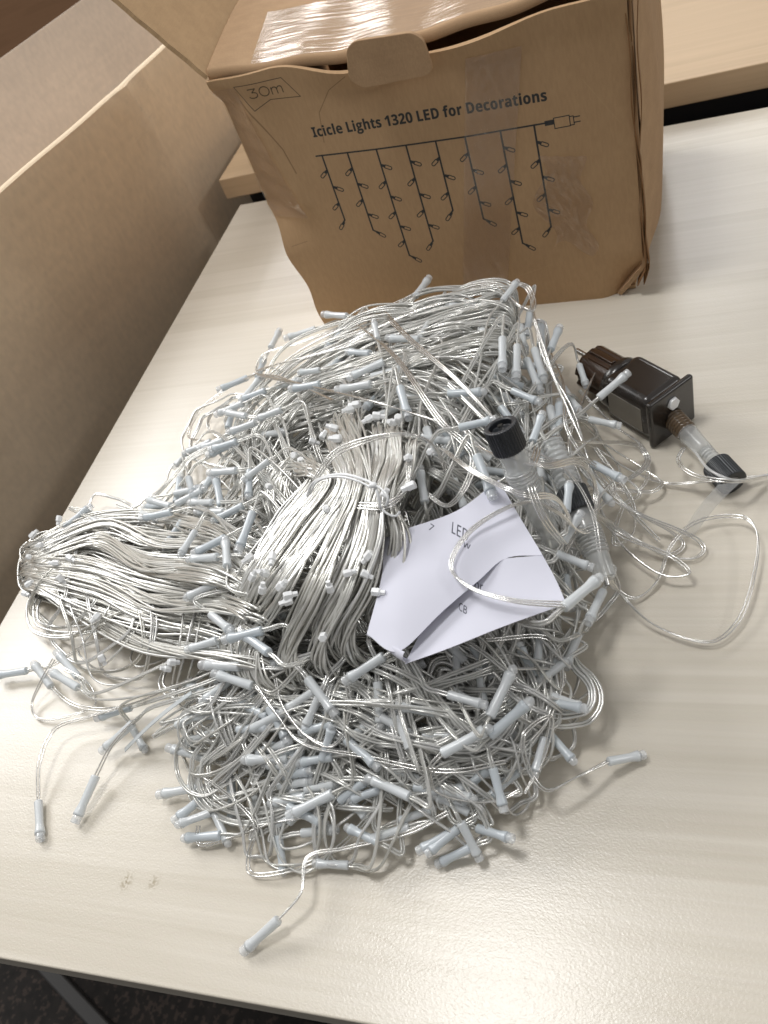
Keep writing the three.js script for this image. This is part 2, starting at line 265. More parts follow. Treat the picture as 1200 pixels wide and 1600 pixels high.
const BO = V(-0.37805, 0, -0.72298), BE = V(0.99792, 0, 0.06449), BN = V(-0.06449, 0, 0.99792), BUP = V(0, 1, 0);   // bottom left corner, along, out of the front
const bx = (u, v, w = 0) => BO.clone().addScaledVector(BE, u).addScaledVector(BUP, v).addScaledVector(BN, w);
const box = thing('cardboard_box', 'dented brown cardboard box printed with icicle lights, its top taped and ajar', 'box', bx(0.17, 0, -0.14));
{
  const put = (g) => g.translate(-box.position.x, -box.position.y, -box.position.z);
  const leftU = (v) => v > 0.14 ? -0.0155 : lerp(0, -0.0148, Math.pow(clamp(v / 0.14, 0, 1), 1.7)) - 0.002 * Math.sin(v * 90);
  const rightU = (v) => lerp(0.342, 0.349, v / 0.27) - (v < 0.03 ? (0.03 - v) * 0.35 : 0);
  const topV = (u) => 0.2705 - 0.016 * smooth(0.05, 0.125, u) + 0.012 * smooth(0.2, 0.31, u);
  const dent = (u, v) => {   // crushed left side: a ridge that runs down from the top corner with a hollow beside it
    const l = u + 0.0155, c = 0.03 + 0.02 * (0.24 - v) / 0.1 * (v < 0.24 ? 1 : 0);
    const ridge = Math.exp(-Math.pow((l - c) / 0.006, 2)) * smooth(0.125, 0.15, v) * (1 - smooth(0.235, 0.255, v)) * 0.004;
    const hollow = -smooth(c, 0, l) * smooth(0.09, 0.15, v) * (1 - smooth(0.24, 0.268, v)) * 0.017;
    const bulge = 0.004 * Math.sin(clamp((u) / 0.34, 0, 1) * Math.PI) * Math.sin(clamp(v / 0.26, 0, 1) * Math.PI);
    const lip = smooth(0.235, 0.268, v) * (smooth(0.04, 0.1, u) * 0.006 * (1 - smooth(0.3, 0.34, u)) + 0.003 * Math.sin(u * 60));
    const corner = -smooth(0.30, 0.345, u) * (1 - smooth(0.0, 0.05, v)) * 0.02;
    return ridge + hollow + bulge + lip + corner;
  };
  const face = (s, t) => { const v0 = t * 0.2705, a = leftU(v0), b = rightU(v0), u = lerp(a, b, s), v = t * topV(u); return bx(u, v, dent(u, v)); };
  part('front_panel', put(sheet(face, 110, 90, 0.004, (s, t) => { const v0 = t * 0.2705, u = lerp(leftU(v0), rightU(v0), s), v = t * topV(u); return [(u - FU0) / FW, v / FH]; })), mFront, box, 'printed front panel dented at its left edge');
  // right side: bulges outward, front edge torn off the front panel
  const side = (s, t) => { const v = t * 0.262; return bx(rightU(v) + 0.003 + 0.016 * smooth(0, 0.35, s) * Math.sin(Math.PI * clamp(0.18 + t * 0.75, 0, 1)) - 0.012 * s - (t < 0.12 ? (0.12 - t) * 0.12 : 0), v, -0.002 - s * 0.27 + 0.0022 * Math.sin(t * 23) * (1 - s)); };
  part('side_panel', put(sheet(side, 24, 40, 0.004)), mKraft, box, 'right side panel bulging outward');
  const ply = (o, d, ph) => sheet((s, t) => { const v = lerp(0.012, 0.268, t); return bx(rightU(v) + o + 0.0012 * Math.sin(t * 17 + ph) + 0.002 * Math.sin(t * 5 + ph) - s * 0.0006, v, d + 0.0022 * Math.sin(t * 11 + ph * 2) - s * 0.012); }, 3, 60, 0.0008);
  part('torn_edge', put(mergeGeometries([ply(0.001, 0.003, 0), ply(0.0035, 0.001, 1.4), ply(0.0055, -0.001, 2.9)])), std({ map: kraftIn, color: S(190, 170, 150), roughness: 0.95 }), box, 'torn layers of the front right corner');
  part('side_panel', put(sheet((s, t) => { const v = t * 0.264; return bx(leftU(v) + 0.005 + 0.004 * s - (1 - s) * 0.02, v, dent(leftU(v), v) - 0.005 - (1 - s) * 0.27); }, 12, 20, 0.004)), mKraft, box, 'left side panel');
  part('back_panel', put(sheet((s, t) => bx(lerp(0.33, -0.02, s), t * 0.262, -0.275), 8, 8, 0.004)), mKraft, box);
  part('bottom_panel', put(new THREE.BoxGeometry(0.33, 0.004, 0.262).translate(0.168, 0.003, -0.141).applyMatrix4(new THREE.Matrix4().makeBasis(BE, BUP, BN).setPosition(BO))), mKraftIn, box);
  // closed lid with a rolled front lip; left of the tab it stands off the front panel
  const lidBack = (s) => bx(lerp(-0.082, 0.325, s), 0.272, -0.285);
  const lidFront = (s) => bx(lerp(-0.0135, 0.352, s), 0.279 - 0.012 * Math.sin(Math.PI * clamp(s * 1.1, 0, 1)) + 0.001 * Math.sin(s * 31) + 0.002 * s, -0.006 + 0.001 * Math.sin(s * 19));
  const lid = (s, t) => {   // t: 0 front underside of the lip, then over the lip and back
    const f = lidFront(s), b = lidBack(s);
    if (t < 0.12) { const a = lerp(-1.9, 0, t / 0.12), r = 0.0065; return f.addScaledVector(BN, Math.cos(a + Math.PI / 2) * 0 + Math.sin(-a) * r * 0.6 - 0.004).addScaledVector(BUP, (Math.cos(a) - 1) * r); }
    const k = (t - 0.12) / 0.88; f.addScaledVector(BN, -0.004); return f.lerp(b, k).addScaledVector(BUP, 0.0035 * Math.sin(k * Math.PI) * Math.sin(s * 6 + 1));
  };
  part('lid', put(sheet(lid, 60, 40, 0.0035)), mKraft, box, 'lid with a rolled front lip');
  // tuck tab hanging over the front
  const tabS = new THREE.Shape(); const tb = [[0.126, 0.2535], [0.132, 0.276], [0.14, 0.2805], [0.188, 0.277], [0.1955, 0.2705], [0.1975, 0.2485], [0.193, 0.2438], [0.136, 0.2445]];
  const r = 0.004; tb.forEach(([x, y], i) => { const p = tb[(i + 7) % 8], n = tb[(i + 1) % 8], q = (a, b) => { const d = Math.hypot(a[0] - b[0], a[1] - b[1]); return [b[0] + (a[0] - b[0]) / d * Math.min(r, d * 0.45), b[1] + (a[1] - b[1]) / d * Math.min(r, d * 0.45)]; }; const a = q(p, [x, y]), b = q(n, [x, y]); i ? tabS.lineTo(...a) : tabS.moveTo(...a); tabS.quadraticCurveTo(x, y, ...b); });
  const tg = new THREE.ExtrudeGeometry(tabS, { depth: 0.003, bevelEnabled: true, bevelThickness: 0.0006, bevelSize: 0.0006, bevelSegments: 2, curveSegments: 8 });
  tg.applyMatrix4(new THREE.Matrix4().makeBasis(BE, BUP, BN).setPosition(bx(0, 0, 0.013)));
  { const uv = tg.attributes.uv; for (let i = 0; i < uv.count; i++) uv.setXY(i, uv.getX(i) * 2.5, uv.getY(i) * 2.5); }
  part('tuck_tab', put(tg), mKraft, box, 'rounded tab hanging over the front panel');
  // open flap at the left, standing up and outward
  const flap = (s, t) => bx(-0.0155, 0.272, -0.004).lerp(bx(-0.085, 0.27, -0.28), s).addScaledVector(BE, -0.118 * t).addScaledVector(BUP, 0.163 * t + 0.01 * t * t).addScaledVector(BN, -0.01 * t * s + (s < 0.02 ? 0.0005 * Math.sin(t * 40) : 0));
  part('side_flap', put(sheet((s, t) => flap(1 - s, t), 30, 20, 0.004)), mKraftIn, box, 'open side flap standing up at the left');
  // clear tape: across the lid, down the middle of the front, round the crushed corner
  const tape = (f, ns, nt, l) => part('tape', put(sheet(f, ns, nt, 0)), l.includes('lid') ? mTape : mTapeFront, box, l);
  tape((s, t) => lid(lerp(0.12, 0.97, s), lerp(0.1, 0.5, t)).addScaledVector(BUP, 0.0012), 90, 40, 'wrinkled clear tape over the lid');
  tape((s, t) => { const u = lerp(0.222, 0.268, s) - 0.06 * (1 - t), v = lerp(0.003, 0.245, t); return bx(u, v, dent(u, v) + 0.0009 + 0.0005 * Math.sin(s * 21 + t * 44) * Math.sin(t * 19 + s * 6)); }, 24, 80, 'clear tape running down the front panel');
  tape((s, t) => { const u = lerp(0.262 + 0.008 * Math.sin(t * 9), 0.302 + 0.004 * Math.sin(t * 14), s), v = lerp(0.06 + 0.01 * Math.sin(s * 5), 0.155 - 0.008 * s, t); return bx(u, v, dent(u, v) + 0.0012 + 0.0008 * Math.sin(s * 24 + t * 17) * Math.sin(t * 11)); }, 40, 60, 'loose end of clear tape on the front panel');
  tape((s, t) => { const v = lerp(0.13, 0.262, t), u = lerp(leftU(v) - 0.0008, 0.012 + 0.02 * (0.26 - v) / 0.13, s); return bx(u, v, dent(u, v) + 0.001 + 0.0005 * Math.sin(t * 33 + s * 4)); }, 16, 40, 'clear tape round the crushed corner');
}
// the tall open carton left of the desk
const cart = thing('carton', 'tall open brown carton standing left of the desk', 'carton', V(-0.9, -0.73, -1.1));
{
  const put = (g) => g.translate(0.9, 0.73, 1.1);
  const A = V(-0.74, 0.192, -0.795), B = V(-0.652, 0.195, -1.15), d = B.clone().sub(A).setY(0).normalize(), o = V(d.z, 0, -d.x).multiplyScalar(d.z < 0 ? 1 : -1);   // o points left, away from the desk
  if (o.x > 0) o.negate();
  const C = (k, y, w) => A.clone().addScaledVector(d, k).addScaledVector(o, w).setY(y);
  const L0 = -0.5, L1 = 1.15, W = 0.40, top = (k) => lerp(0.186, 0.197, (k - L0) / (L1 - L0)) + 0.0006 * Math.sin(k * 30);
  const bulge = (k, y) => 0.004 * Math.exp(-(0.2 - y) / 0.03) + 0.09 * Math.max(0, k - 0.255 - (0.2 - y) * 0.1) - 0.005 * Math.exp(-Math.abs(k - 0.255 - (0.2 - y) * 0.1) / 0.012) + 0.006 * Math.sin((y + 0.7) * 3.5);
  const wall = (s, t) => { const k = lerp(L0, L1, s), y = lerp(-0.73, top(k), t); return C(k, y, bulge(k, y)); };
  part('wall', put(sheet(wall, 240, 30, 0.006, (s, t) => [s * 1.1, t * 0.9])), mCarton, cart, 'near wall with a fold line');
  // folded rim: a rounded lip over the near wall
  part('rim', put(sheet((s, t) => { const k = lerp(L0, L1, s), a = t * Math.PI * 1.15; return C(k, top(k) + Math.sin(a) * 0.004 - 0.0025, bulge(k, 0.2) + 0.0065 - Math.cos(a) * 0.0072); }, 80, 10, 0)), mCarton, cart, 'rounded folded rim');
  const far = (s, t) => { const k = lerp(L1, L0, s); return C(k, lerp(-0.73, 0.203, t), W + 0.012 * Math.sin(t * 5) + (t > 0.8 ? (t - 0.8) * 0.14 : 0)); };
  part('wall', put(sheet((s, t) => far(s, t), 30, 24, 0.006, (s, t) => [s, t])), mCartonIn, cart, 'far wall with its inner side showing');
  for (const k of [L0, L1]) part('wall', put(sheet((s, t) => C(k, lerp(-0.73, 0.195, t), lerp(0.004, W, s)), 6, 6, 0.006)), mCartonIn, cart);
  part('bottom', put(sheet((s, t) => C(lerp(L0, L1, s), -0.722, lerp(0, W, t)), 3, 3, 0.004)), mCartonIn, cart);
  part('tape', put(sheet((s, t) => { const k = lerp(0.21, 0.30, s), y = lerp(0.13, 0.2, t); return C(k, y, bulge(k, y) - 0.002 - 0.001 * Math.sin(s * 12 + t * 7)); }, 20, 16, 0)), mTape, cart, 'clear tape at the fold below the rim');
}
// brown cupboard far behind, top left
{
  const c = thing('cupboard', 'brown wooden cupboard in the distance behind the open carton', 'cupboard', V(-3.1, -0.73, -2.9));
  const m = std({ map: woodB, color: S(160, 124, 96), roughness: 0.6 });
  part('body', new RoundedBoxGeometry(2.4, 1.5, 0.5, 2, 0.006).translate(0, 0.75, 0), m, c);
  for (const x of [-0.8, 0, 0.8]) part('door', new RoundedBoxGeometry(0.78, 1.4, 0.02, 2, 0.004).translate(x, 0.75, 0.262), m, c);
  c.rotation.y = 0.5;
}
//@@PILE@@
// ------------------------------------------------------------------ the tangle of lights
// heights of the heap's surface above the desk, read at places of the photograph
const HILL = [[600, 720, 118], [560, 620, 112], [700, 560, 104], [800, 470, 86], [820, 540, 92], [650, 470, 72], [560, 500, 58], [450, 560, 44], [400, 590, 34], [330, 650, 22], [300, 720, 17], [200, 790, 20], [60, 830, 20], [40, 900, 20], [150, 900, 42], [300, 900, 62], [420, 850, 88], [400, 700, 66], [500, 900, 108], [560, 1000, 86], [740, 900, 86], [860, 800, 76], [860, 680, 80], [880, 950, 46], [920, 700, 48], [960, 800, 28], [920, 560, 22], [920, 1010, 26], [800, 1080, 56], [650, 1080, 70], [500, 1080, 66], [400, 1060, 58], [300, 1050, 44], [150, 1050, 28], [100, 1100, 14], [60, 1040, 10], [700, 1180, 50], [500, 1180, 42], [350, 1160, 28], [820, 1200, 26], [700, 1290, 20], [520, 1280, 18], [330, 1250, 11], [450, 1350, 5], [700, 1350, 5], [860, 1260, 5], [250, 1320, 4], [1050, 900, 8], [1100, 750, 8]];
function hill(px, py) {
  let a = 0, b = 0;
  for (const [x, y, h] of HILL) { const w = Math.exp(-((px - x) ** 2 + (py - y) ** 2) / 9800) + 1e-9; a += w * h; b += w; }
  return a / b / 1000;
}
const OUTLINE = [[40, 865], [95, 812], [190, 795], [280, 735], [300, 660], [390, 585], [420, 540], [560, 475], [660, 452], [760, 440], [825, 452], [840, 520], [880, 560], [905, 640], [940, 700], [965, 800], [960, 900], [905, 985], [890, 1080], [845, 1170], [820, 1240], [770, 1275], [720, 1320], [600, 1345], [500, 1330], [400, 1330], [320, 1270], [300, 1200], [270, 1130], [330, 1080], [250, 1040], [150, 1030], [60, 950]];
function inside(x, y, P = OUTLINE) { let c = false; for (let i = 0, j = P.length - 1; i < P.length; j = i++) { const [a, b] = P[i], [d, e] = P[j]; if ((b > y) !== (e > y) && x < ((d - a) * (y - b)) / (e - b) + a) c = !c; } return c; }
// main directions of the wires: x, y, dx, dy
const FLOW = [[600, 500, -1, 0.35], [760, 480, -0.9, 0.5], [450, 580, -1, 0.45], [350, 690, -0.9, 0.5], [400, 760, -0.5, 0.9], [600, 600, -1, 0.25], [720, 620, 0.6, 0.8], [820, 560, 0.25, 1], [880, 700, 0.35, 1], [900, 850, 0.3, 1], [780, 740, 0.5, 0.9], [200, 850, 1, 0.05], [200, 1000, 1, 0.3], [330, 830, -0.6, 0.8], [450, 1060, 1, 0.2], [600, 1090, 1, 0.35], [720, 1100, 1, 0.3], [820, 1060, 0.2, 1], [820, 1200, -0.4, 1], [700, 1220, 1, -0.05], [550, 1180, 1, 0.12], [420, 1200, 1, -0.3], [600, 1290, 1, -0.12], [480, 1320, 1, 0.1], [880, 1000, 0.05, 1], [680, 700, 0.6, 0.75]];
function flow(px, py) {
  let c = 0, s = 0;
  for (const [x, y, dx, dy] of FLOW) { const w = 1 / ((px - x) ** 2 + (py - y) ** 2 + 900), a = 2 * Math.atan2(dy, dx); c += w * Math.cos(a); s += w * Math.sin(a); }
  return Math.atan2(s, c) / 2;
}
const lights = thing('string_lights', 'tangled heap of clear icicle string lights with frosted white LED tips', 'string lights', at(560, 900, 0));
const rel = (g) => g.translate(-lights.position.x, -lights.position.y, -lights.position.z);
const mWire = [[0.93, 0.93, 0.915], [0.90, 0.895, 0.87], [0.94, 0.94, 0.935]].map(([r, g, b]) => phy({ color: new THREE.Color(r, g, b), roughness: 0.07, transmission: 0.7, thickness: 0, ior: 1.5 }));
const mSilver = [[0.83, 0.825, 0.80], [0.76, 0.75, 0.715], [0.87, 0.87, 0.855]].map(([r, g, b]) => phy({ color: new THREE.Color(r, g, b), metalness: 0.58, roughness: 0.24, clearcoat: 1, clearcoatRoughness: 0.05 }));   // bright conductors close under a clear skin
const mHank = [[0.71, 0.70, 0.66], [0.63, 0.615, 0.57], [0.76, 0.755, 0.73]].map(([r, g, b]) => phy({ color: new THREE.Color(r, g, b), metalness: 0.55, roughness: 0.29, clearcoat: 1, clearcoatRoughness: 0.05 }));
const mCore = std({ color: new THREE.Color(0.90, 0.885, 0.855), metalness: 1, roughness: 0.24 });
const mSheath = phy({ color: 0xffffff, transmission: 1, thickness: 0, roughness: 0.05, ior: 1.5 });
const mSleeve = phy({ color: new THREE.Color(0.85, 0.88, 0.90), roughness: 0.3, clearcoat: 0.7, clearcoatRoughness: 0.15, transmission: 0.3, thickness: 0 });
const mSleeves = [mSleeve, [0.83, 0.855, 0.87], [0.74, 0.79, 0.83]].map((c) => { if (c.isMaterial) return c; const m = mSleeve.clone(); m.color.setRGB(...c); return m; });
const mLens = phy({ color: new THREE.Color(0.95, 0.96, 0.97), roughness: 0.05, transmission: 0.66, thickness: 0, ior: 1.5 });
const mWhite = phy({ color: S(244, 245, 246), roughness: 0.35, clearcoat: 0.4, clearcoatRoughness: 0.2 });
const mClear = phy({ color: new THREE.Color(0.90, 0.91, 0.91), roughness: 0.18, transmission: 0.74, thickness: 0, ior: 1.5 });
const mCap = phy({ color: S(30, 33, 38), roughness: 0.42, clearcoat: 0.3, clearcoatRoughness: 0.3 });

const WR = 0.00093;   // radius of one conductor's sheath
let singles = 0;
const mass = new Wire(), massCore = new Wire(), silverA = new Wire(), silverB = new Wire(), hankA = new Wire(), hankB = new Wire(); let deep = false;
function layWire(pts3, two, r = WR, alone = false, twist = null, parent = lights, name = 'wire') {
  const sides = 6, tw = twist ?? rr(-0.06, 0.06), ph = rnd() * 3, lanes = two === true ? 2 : two || 1;
  if (parent !== lights) { if (alone && singles < 285) { singles++; part(name, rel(new Wire().add(pts3, r, sides, lanes, tw, ph).geo()), mHank[Math.floor(rnd() * 3)], parent); } else (rnd() < 0.5 ? hankA : hankB).add(pts3, r, sides, lanes, tw, ph); }
  else if (alone && singles < 285) { singles++; const o = part(name, rel(new Wire().add(pts3, r, sides, lanes, tw, ph).geo()), mWire[Math.floor(rnd() * 3)], parent); part('conductor', rel(new Wire().add(pts3, r * 0.6, 5, lanes, tw, ph, r).geo()), mCore, o); }
  else if (deep) (rnd() < 0.5 ? silverA : silverB).add(pts3, r, sides, lanes, tw, ph);
  else { mass.add(pts3, r, sides, lanes, tw, ph); massCore.add(pts3, r * 0.6, 4, lanes, tw, ph, r); }
}
// a wire that follows the flow from a start point
const LEFTP = [[40, 850], [120, 800], [300, 800], [410, 850], [420, 1050], [300, 1060], [120, 1000], [40, 920]], MAINP = [[440, 740], [470, 670], [560, 630], [660, 670], [650, 760], [625, 830], [610, 960], [530, 1060], [430, 1070], [350, 960]];
const under = (x, y) => { let n = 0; for (let i = 0; i < 9; i++) { const a = i * 0.7854, r = i === 8 ? 0 : 26, X = x + Math.cos(a) * r, Y = y + Math.sin(a) * r; if (inside(X, Y, LEFTP) || inside(X, Y, MAINP)) n++; } return 1 - 0.45 * n / 9; };
const shrunk = (x, y, k) => inside(590 + (x - 590) * k, 890 + (y - 890) * k);
function wander(x, y, len, k, wig, dirSign, copies = 1) {
  const pts = []; let a = flow(x, y) + (dirSign < 0 ? Math.PI : 0), w = gauss() * 0.4, bend = gauss() * (rnd() < 0.35 ? 0.035 : 0.012);
  const step = 14, n = Math.round(len / step), ph = rnd() * 9, lift = rr(0.5, 1), jx = gauss() * 15, jy = gauss() * 13, pull = rr(0.3, 0.75);
  for (let i = 0; i < n; i++) {
    pts.push([x, y]);
    let f = flow(x, y); while (f - a > Math.PI / 2) f -= Math.PI; while (f - a < -Math.PI / 2) f += Math.PI;
    w = clamp(w * 0.9 + gauss() * 0.25 * wig, -1.3, 1.3); bend += gauss() * 0.0016;
    a += (f + w - a) * 0.2 + bend * wig * 8;
    if (!inside(x + Math.cos(a) * 24 + jx, y + Math.sin(a) * 24 + jy)) { const back = Math.atan2(900 - y, 600 - x); let d = back - a; while (d > Math.PI) d -= 2 * Math.PI; while (d < -Math.PI) d += 2 * Math.PI; a += clamp(d, -pull, pull); const m = y < 720 ? 0.935 : 0.86; if (!shrunk(x, y, m)) return []; }
    x += Math.cos(a) * step; y += Math.sin(a) * step;
  }
  while (pts.length && !shrunk(...pts[pts.length - 1], 1.2)) pts.pop(); while (pts.length && !shrunk(...pts[0], 1.2)) pts.shift();
  const m = pts.length, res = []; if (m < 8) return res;
  for (let c = 0; c < copies; c++) {
    const off = c * rr(6.5, 9), sp = rr(2, 7), p2 = rnd() * 6, dk = c * rr(-0.03, 0.02);
    res.push(curve(pts.map(([px, py], i) => {
      const q = pts[Math.min(m - 1, i + 1)], o = pts[Math.max(0, i - 1)], l = Math.hypot(q[0] - o[0], q[1] - o[1]) + 1e-6, v = c ? off + sp * Math.sin(i * 0.35 + p2) : 0, X = px - (q[1] - o[1]) / l * v, Y = py + (q[0] - o[0]) / l * v;
      const t = i / (m - 1), e = Math.min(1, Math.pow(Math.sin(Math.PI * clamp(t, 0.02, 0.98)) * 1.6, 0.6)), h = hill(X, Y) * under(X, Y);
      return at(X, Y, Math.max(0.0012, h * (k + dk - 0.3 * (1 - e)) + 0.003 * lift * Math.sin(i * 0.7 + ph + c * 0.5) * Math.min(1, h / 0.02)));
    }), m * 2));
  }
  return res;
}
const startIn = (P) => { for (;;) { const x = rr(30, 970), y = rr(440, 1345); if (inside(x, y) && (!P || inside(x, y, P))) return [x, y]; } };
deep = true;
for (let i = 0; i < 340; i++) { const [x, y] = startIn(); if (y > 1170 && rnd() < (y - 1170) / 210) continue; for (const w of wander(x, y, rr(260, 620), rr(0.35, 0.86), 1, rnd() < 0.5 ? 1 : -1, 1 + Math.floor(rnd() * 3.2))) layWire(w, rnd() < 0.75); }
deep = false;
const BAND = [[840, 450], [860, 560], [900, 700], [960, 800], [950, 900], [900, 1000], [890, 1090], [830, 1240], [720, 1320], [500, 1340], [320, 1270], [270, 1130], [420, 1050], [640, 1050], [880, 950], [790, 700], [640, 640], [540, 620], [420, 720], [330, 800], [280, 735], [300, 660], [420, 540], [660, 452]];
for (let i = 0; i < 235; i++) { const [x, y] = startIn(BAND); if (y > 1200 && rnd() < 0.4) continue; const two = rnd() < 0.8; for (const w of wander(x, y, rr(260, 640), rr(0.86, 1.03), 1.1, rnd() < 0.5 ? 1 : -1, 1 + Math.floor(rnd() * rnd() * 4.2))) layWire(w, two, WR * rr(0.95, 1.1), i < 44); }

// long runs that sweep over the top of the heap, from its right shoulder down to the left
const OUTER = [[838, 470], [800, 446], [735, 444], [650, 458], [555, 486], [440, 545], [345, 632], [302, 705]], INNER = [[815, 600], [790, 560], [720, 560], [650, 582], [560, 604], [480, 634], [425, 690], [385, 745]];
for (let q = 0; q < 46; q++) {
  const t = Math.pow(rnd(), 1.15), i0 = Math.floor(rnd() * rnd() * 4), i1 = Math.min(8, i0 + 4 + Math.floor(rnd() * 4)), n = 1 + Math.floor(rnd() * 2.6), ph = rnd() * 6, k = rr(0.94, 1.03);
  for (let c = 0; c < n; c++) {
    const pts = []; for (let i = i0; i < i1; i++) { const s = clamp(t + c * 0.05 + 0.07 * Math.sin(i * 1.4 + ph), 0, 1), X = lerp(OUTER[i][0], INNER[i][0], s) + gauss() * 5, Y = lerp(OUTER[i][1], INNER[i][1], s) + gauss() * 5, end = i === i0 || i === i1 - 1; pts.push(at(end ? lerp(X, 600, 0.16) : X, end ? lerp(Y, 760, 0.16) : Y, Math.max(0.0015, hill(X, Y) * (end ? 0.6 : k) + (end ? 0 : 0.002 * Math.sin(i * 2 + ph))))); }
    layWire(curve(pts, 52), rnd() < 0.85, WR * rr(0.98, 1.1), q < 12);
  }
}

// hanks: strands that run side by side, turn round at the ends and come back
function hank(label, n, f, r0) {
  const g = new THREE.Group(); g.name = numbered('wire_hank'); lights.add(g); if (label) g.userData.label = label;
  for (let i = 0; i < n; i++) { const c = f(i, n); layWire(c, false, r0 * rr(0.9, 1.12), i % 3 === 0, 0, g, 'strand'); }
}
// the big hank on top: loops fan out above the tie and pour down below it
// each hank is a dozen twisted sub-bundles; a strand circles its bundle's middle
const bundle = (pts, spread, i) => {   // pts: [x, y, lift mm over the heap or absolute when negative]
  const a0 = rnd() * 6.28, rad = Math.sqrt(rnd()), tw = rr(0.5, 0.9);
  return curve(pts.map(([x, y, h, sp = 1], k) => { const a = a0 + k * tw, o = rad * spread * sp, xx = x + Math.cos(a) * o + gauss() * 4, yy = y + Math.sin(a) * o * 0.8 + gauss() * 4; return at(xx, yy, Math.max(0.0015, (h + Math.sin(a + 1.2) * o * 0.32) / 1000)); }), pts.length * 7);
};
const hm = (x, y, k = 1) => hill(x, y) * 1000 * k;
const MAIN = Array.from({ length: 15 }, (_, b) => {
  const q = (b / 14) * 2 - 1 + gauss() * 0.12, up = clamp(q + gauss() * 0.35, -1, 1), T = up < 0 ? [lerp(456, 545, up + 1), lerp(728, 648, up + 1)] : [lerp(545, 652, up), lerp(648, 692, up)];
  const C = [552 + q * 60, 764 + q * 20], ht = rr(0, 10), left = q < -0.1, B = left ? [lerp(362, 415, q + 1) + gauss() * 8, lerp(958, 1000, q + 1) + gauss() * 14] : [lerp(425, 606, (q + 0.1) / 1.1) + gauss() * 8, lerp(1018, 950, (q + 0.1) / 1.1) + gauss() * 18];
  const d1 = [lerp(C[0], B[0], 0.30) + q * 20, lerp(C[1], B[1], 0.32)], d2 = [lerp(C[0], B[0], 0.68) + q * 20, lerp(C[1], B[1], 0.68)];
  const end = left ? [[B[0] - 9, B[1] + 36, hm(B[0], B[1], 0.95)], [B[0] + 6, B[1] + 76, hm(B[0], B[1], 0.84)], [B[0] + 46, B[1] + 92, hm(B[0], B[1], 0.7), 0.8], [B[0] + 86, B[1] + 66, hm(B[0], B[1], 0.5), 0.8]] : [[B[0], B[1] + 30, hm(B[0], B[1], 0.9)], [B[0] + 20, B[1] + 50, hm(B[0], B[1], 0.74)], [B[0] + 52, B[1] + 26, hm(B[0], B[1], 0.5)]];
  const s = up < -0.25 ? -1 : up > 0.3 ? 1 : 0, k0 = [lerp(T[0], C[0], 0.45) + s * 6, lerp(T[1], C[1], 0.45)];
  const cap = s ? [[T[0] + s * 4, T[1] + 92, hm(T[0], T[1], 0.62), 1.3], [T[0] + s * 24, T[1] + 58, hm(T[0], T[1], 0.84), 1.2], [T[0] + s * 20, T[1] + 22, hm(T[0], T[1], 0.95), 1.2]] : [[T[0] + 26, T[1] + 34, hm(T[0], T[1], 0.58)], [T[0] + 16, T[1] + 8, hm(T[0], T[1], 0.78)], [T[0] + 8, T[1] - 6, hm(T[0], T[1], 0.94)]];
  return [...cap, [T[0], T[1] + 4, hm(T[0], T[1], 1.03), 1.15], [k0[0], k0[1], hm(...C, 1.05), 1.1], [C[0], C[1], hm(...C, 1.05) + ht, 0.8], [d1[0], d1[1], hm(...d1, 1.06) + ht * 0.8, 1.0], [d2[0], d2[1], hm(...d2, 1.05) + ht * 0.4, 1.1], [B[0], B[1], hm(B[0], B[1], 1.02)], ...end];
});
hank('large hank of wire bound by a white tie on top of the heap', 225, (i) => bundle(MAIN[i % 15], 15, i), 0.00098);
// the hank that lies to the left: bundles that come out of one bend
const LEFT = [[[58, 852], [130, 806], [240, 806], [330, 828], [392, 862]], [[52, 872], [130, 842], [235, 862], [330, 876], [392, 900]], [[48, 888], [130, 874], [230, 912], [330, 926], [395, 944]], [[52, 905], [135, 920], [235, 955], [330, 980], [400, 1000]], [[56, 918], [122, 965], [215, 1012], [320, 1036], [405, 1052]]];
const SIDE = Array.from({ length: 16 }, (_, b) => {
  const f = clamp((b + rnd()) / 4, 0, 3.99), k = Math.floor(f), w = f - k, ly = rr(0.62, 1.04);
  const m = LEFT[k].map(([x, y], n) => { const xx = lerp(x, LEFT[k + 1][n][0], w) + gauss() * (n ? 13 : 4), yy = lerp(y, LEFT[k + 1][n][1], w) + gauss() * (n ? 12 : 4); return [xx, yy, hm(xx, yy, n ? ly + gauss() * 0.12 : 0.9) + 3, n === 0 ? 0.5 : 1]; });
  return [[m[0][0] + 40, m[0][1] + 16, 5, 0.4], [m[0][0] + 4, m[0][1] + 14, 5, 0.4], [m[0][0] - 10, m[0][1] + 4, 13, 0.45], ...m, [m[4][0] + rr(10, 40), m[4][1] + rr(0, 20), hm(m[4][0], m[4][1], 0.62), 1.3], [m[4][0] + rr(45, 80), m[4][1] + rr(0, 30), hm(m[4][0], m[4][1], 0.3), 1.3]];
});
hank('hank of wire stretched out to the left over the desk', 208, (i) => bundle(SIDE[i % 16], 17, i), 0.00095);

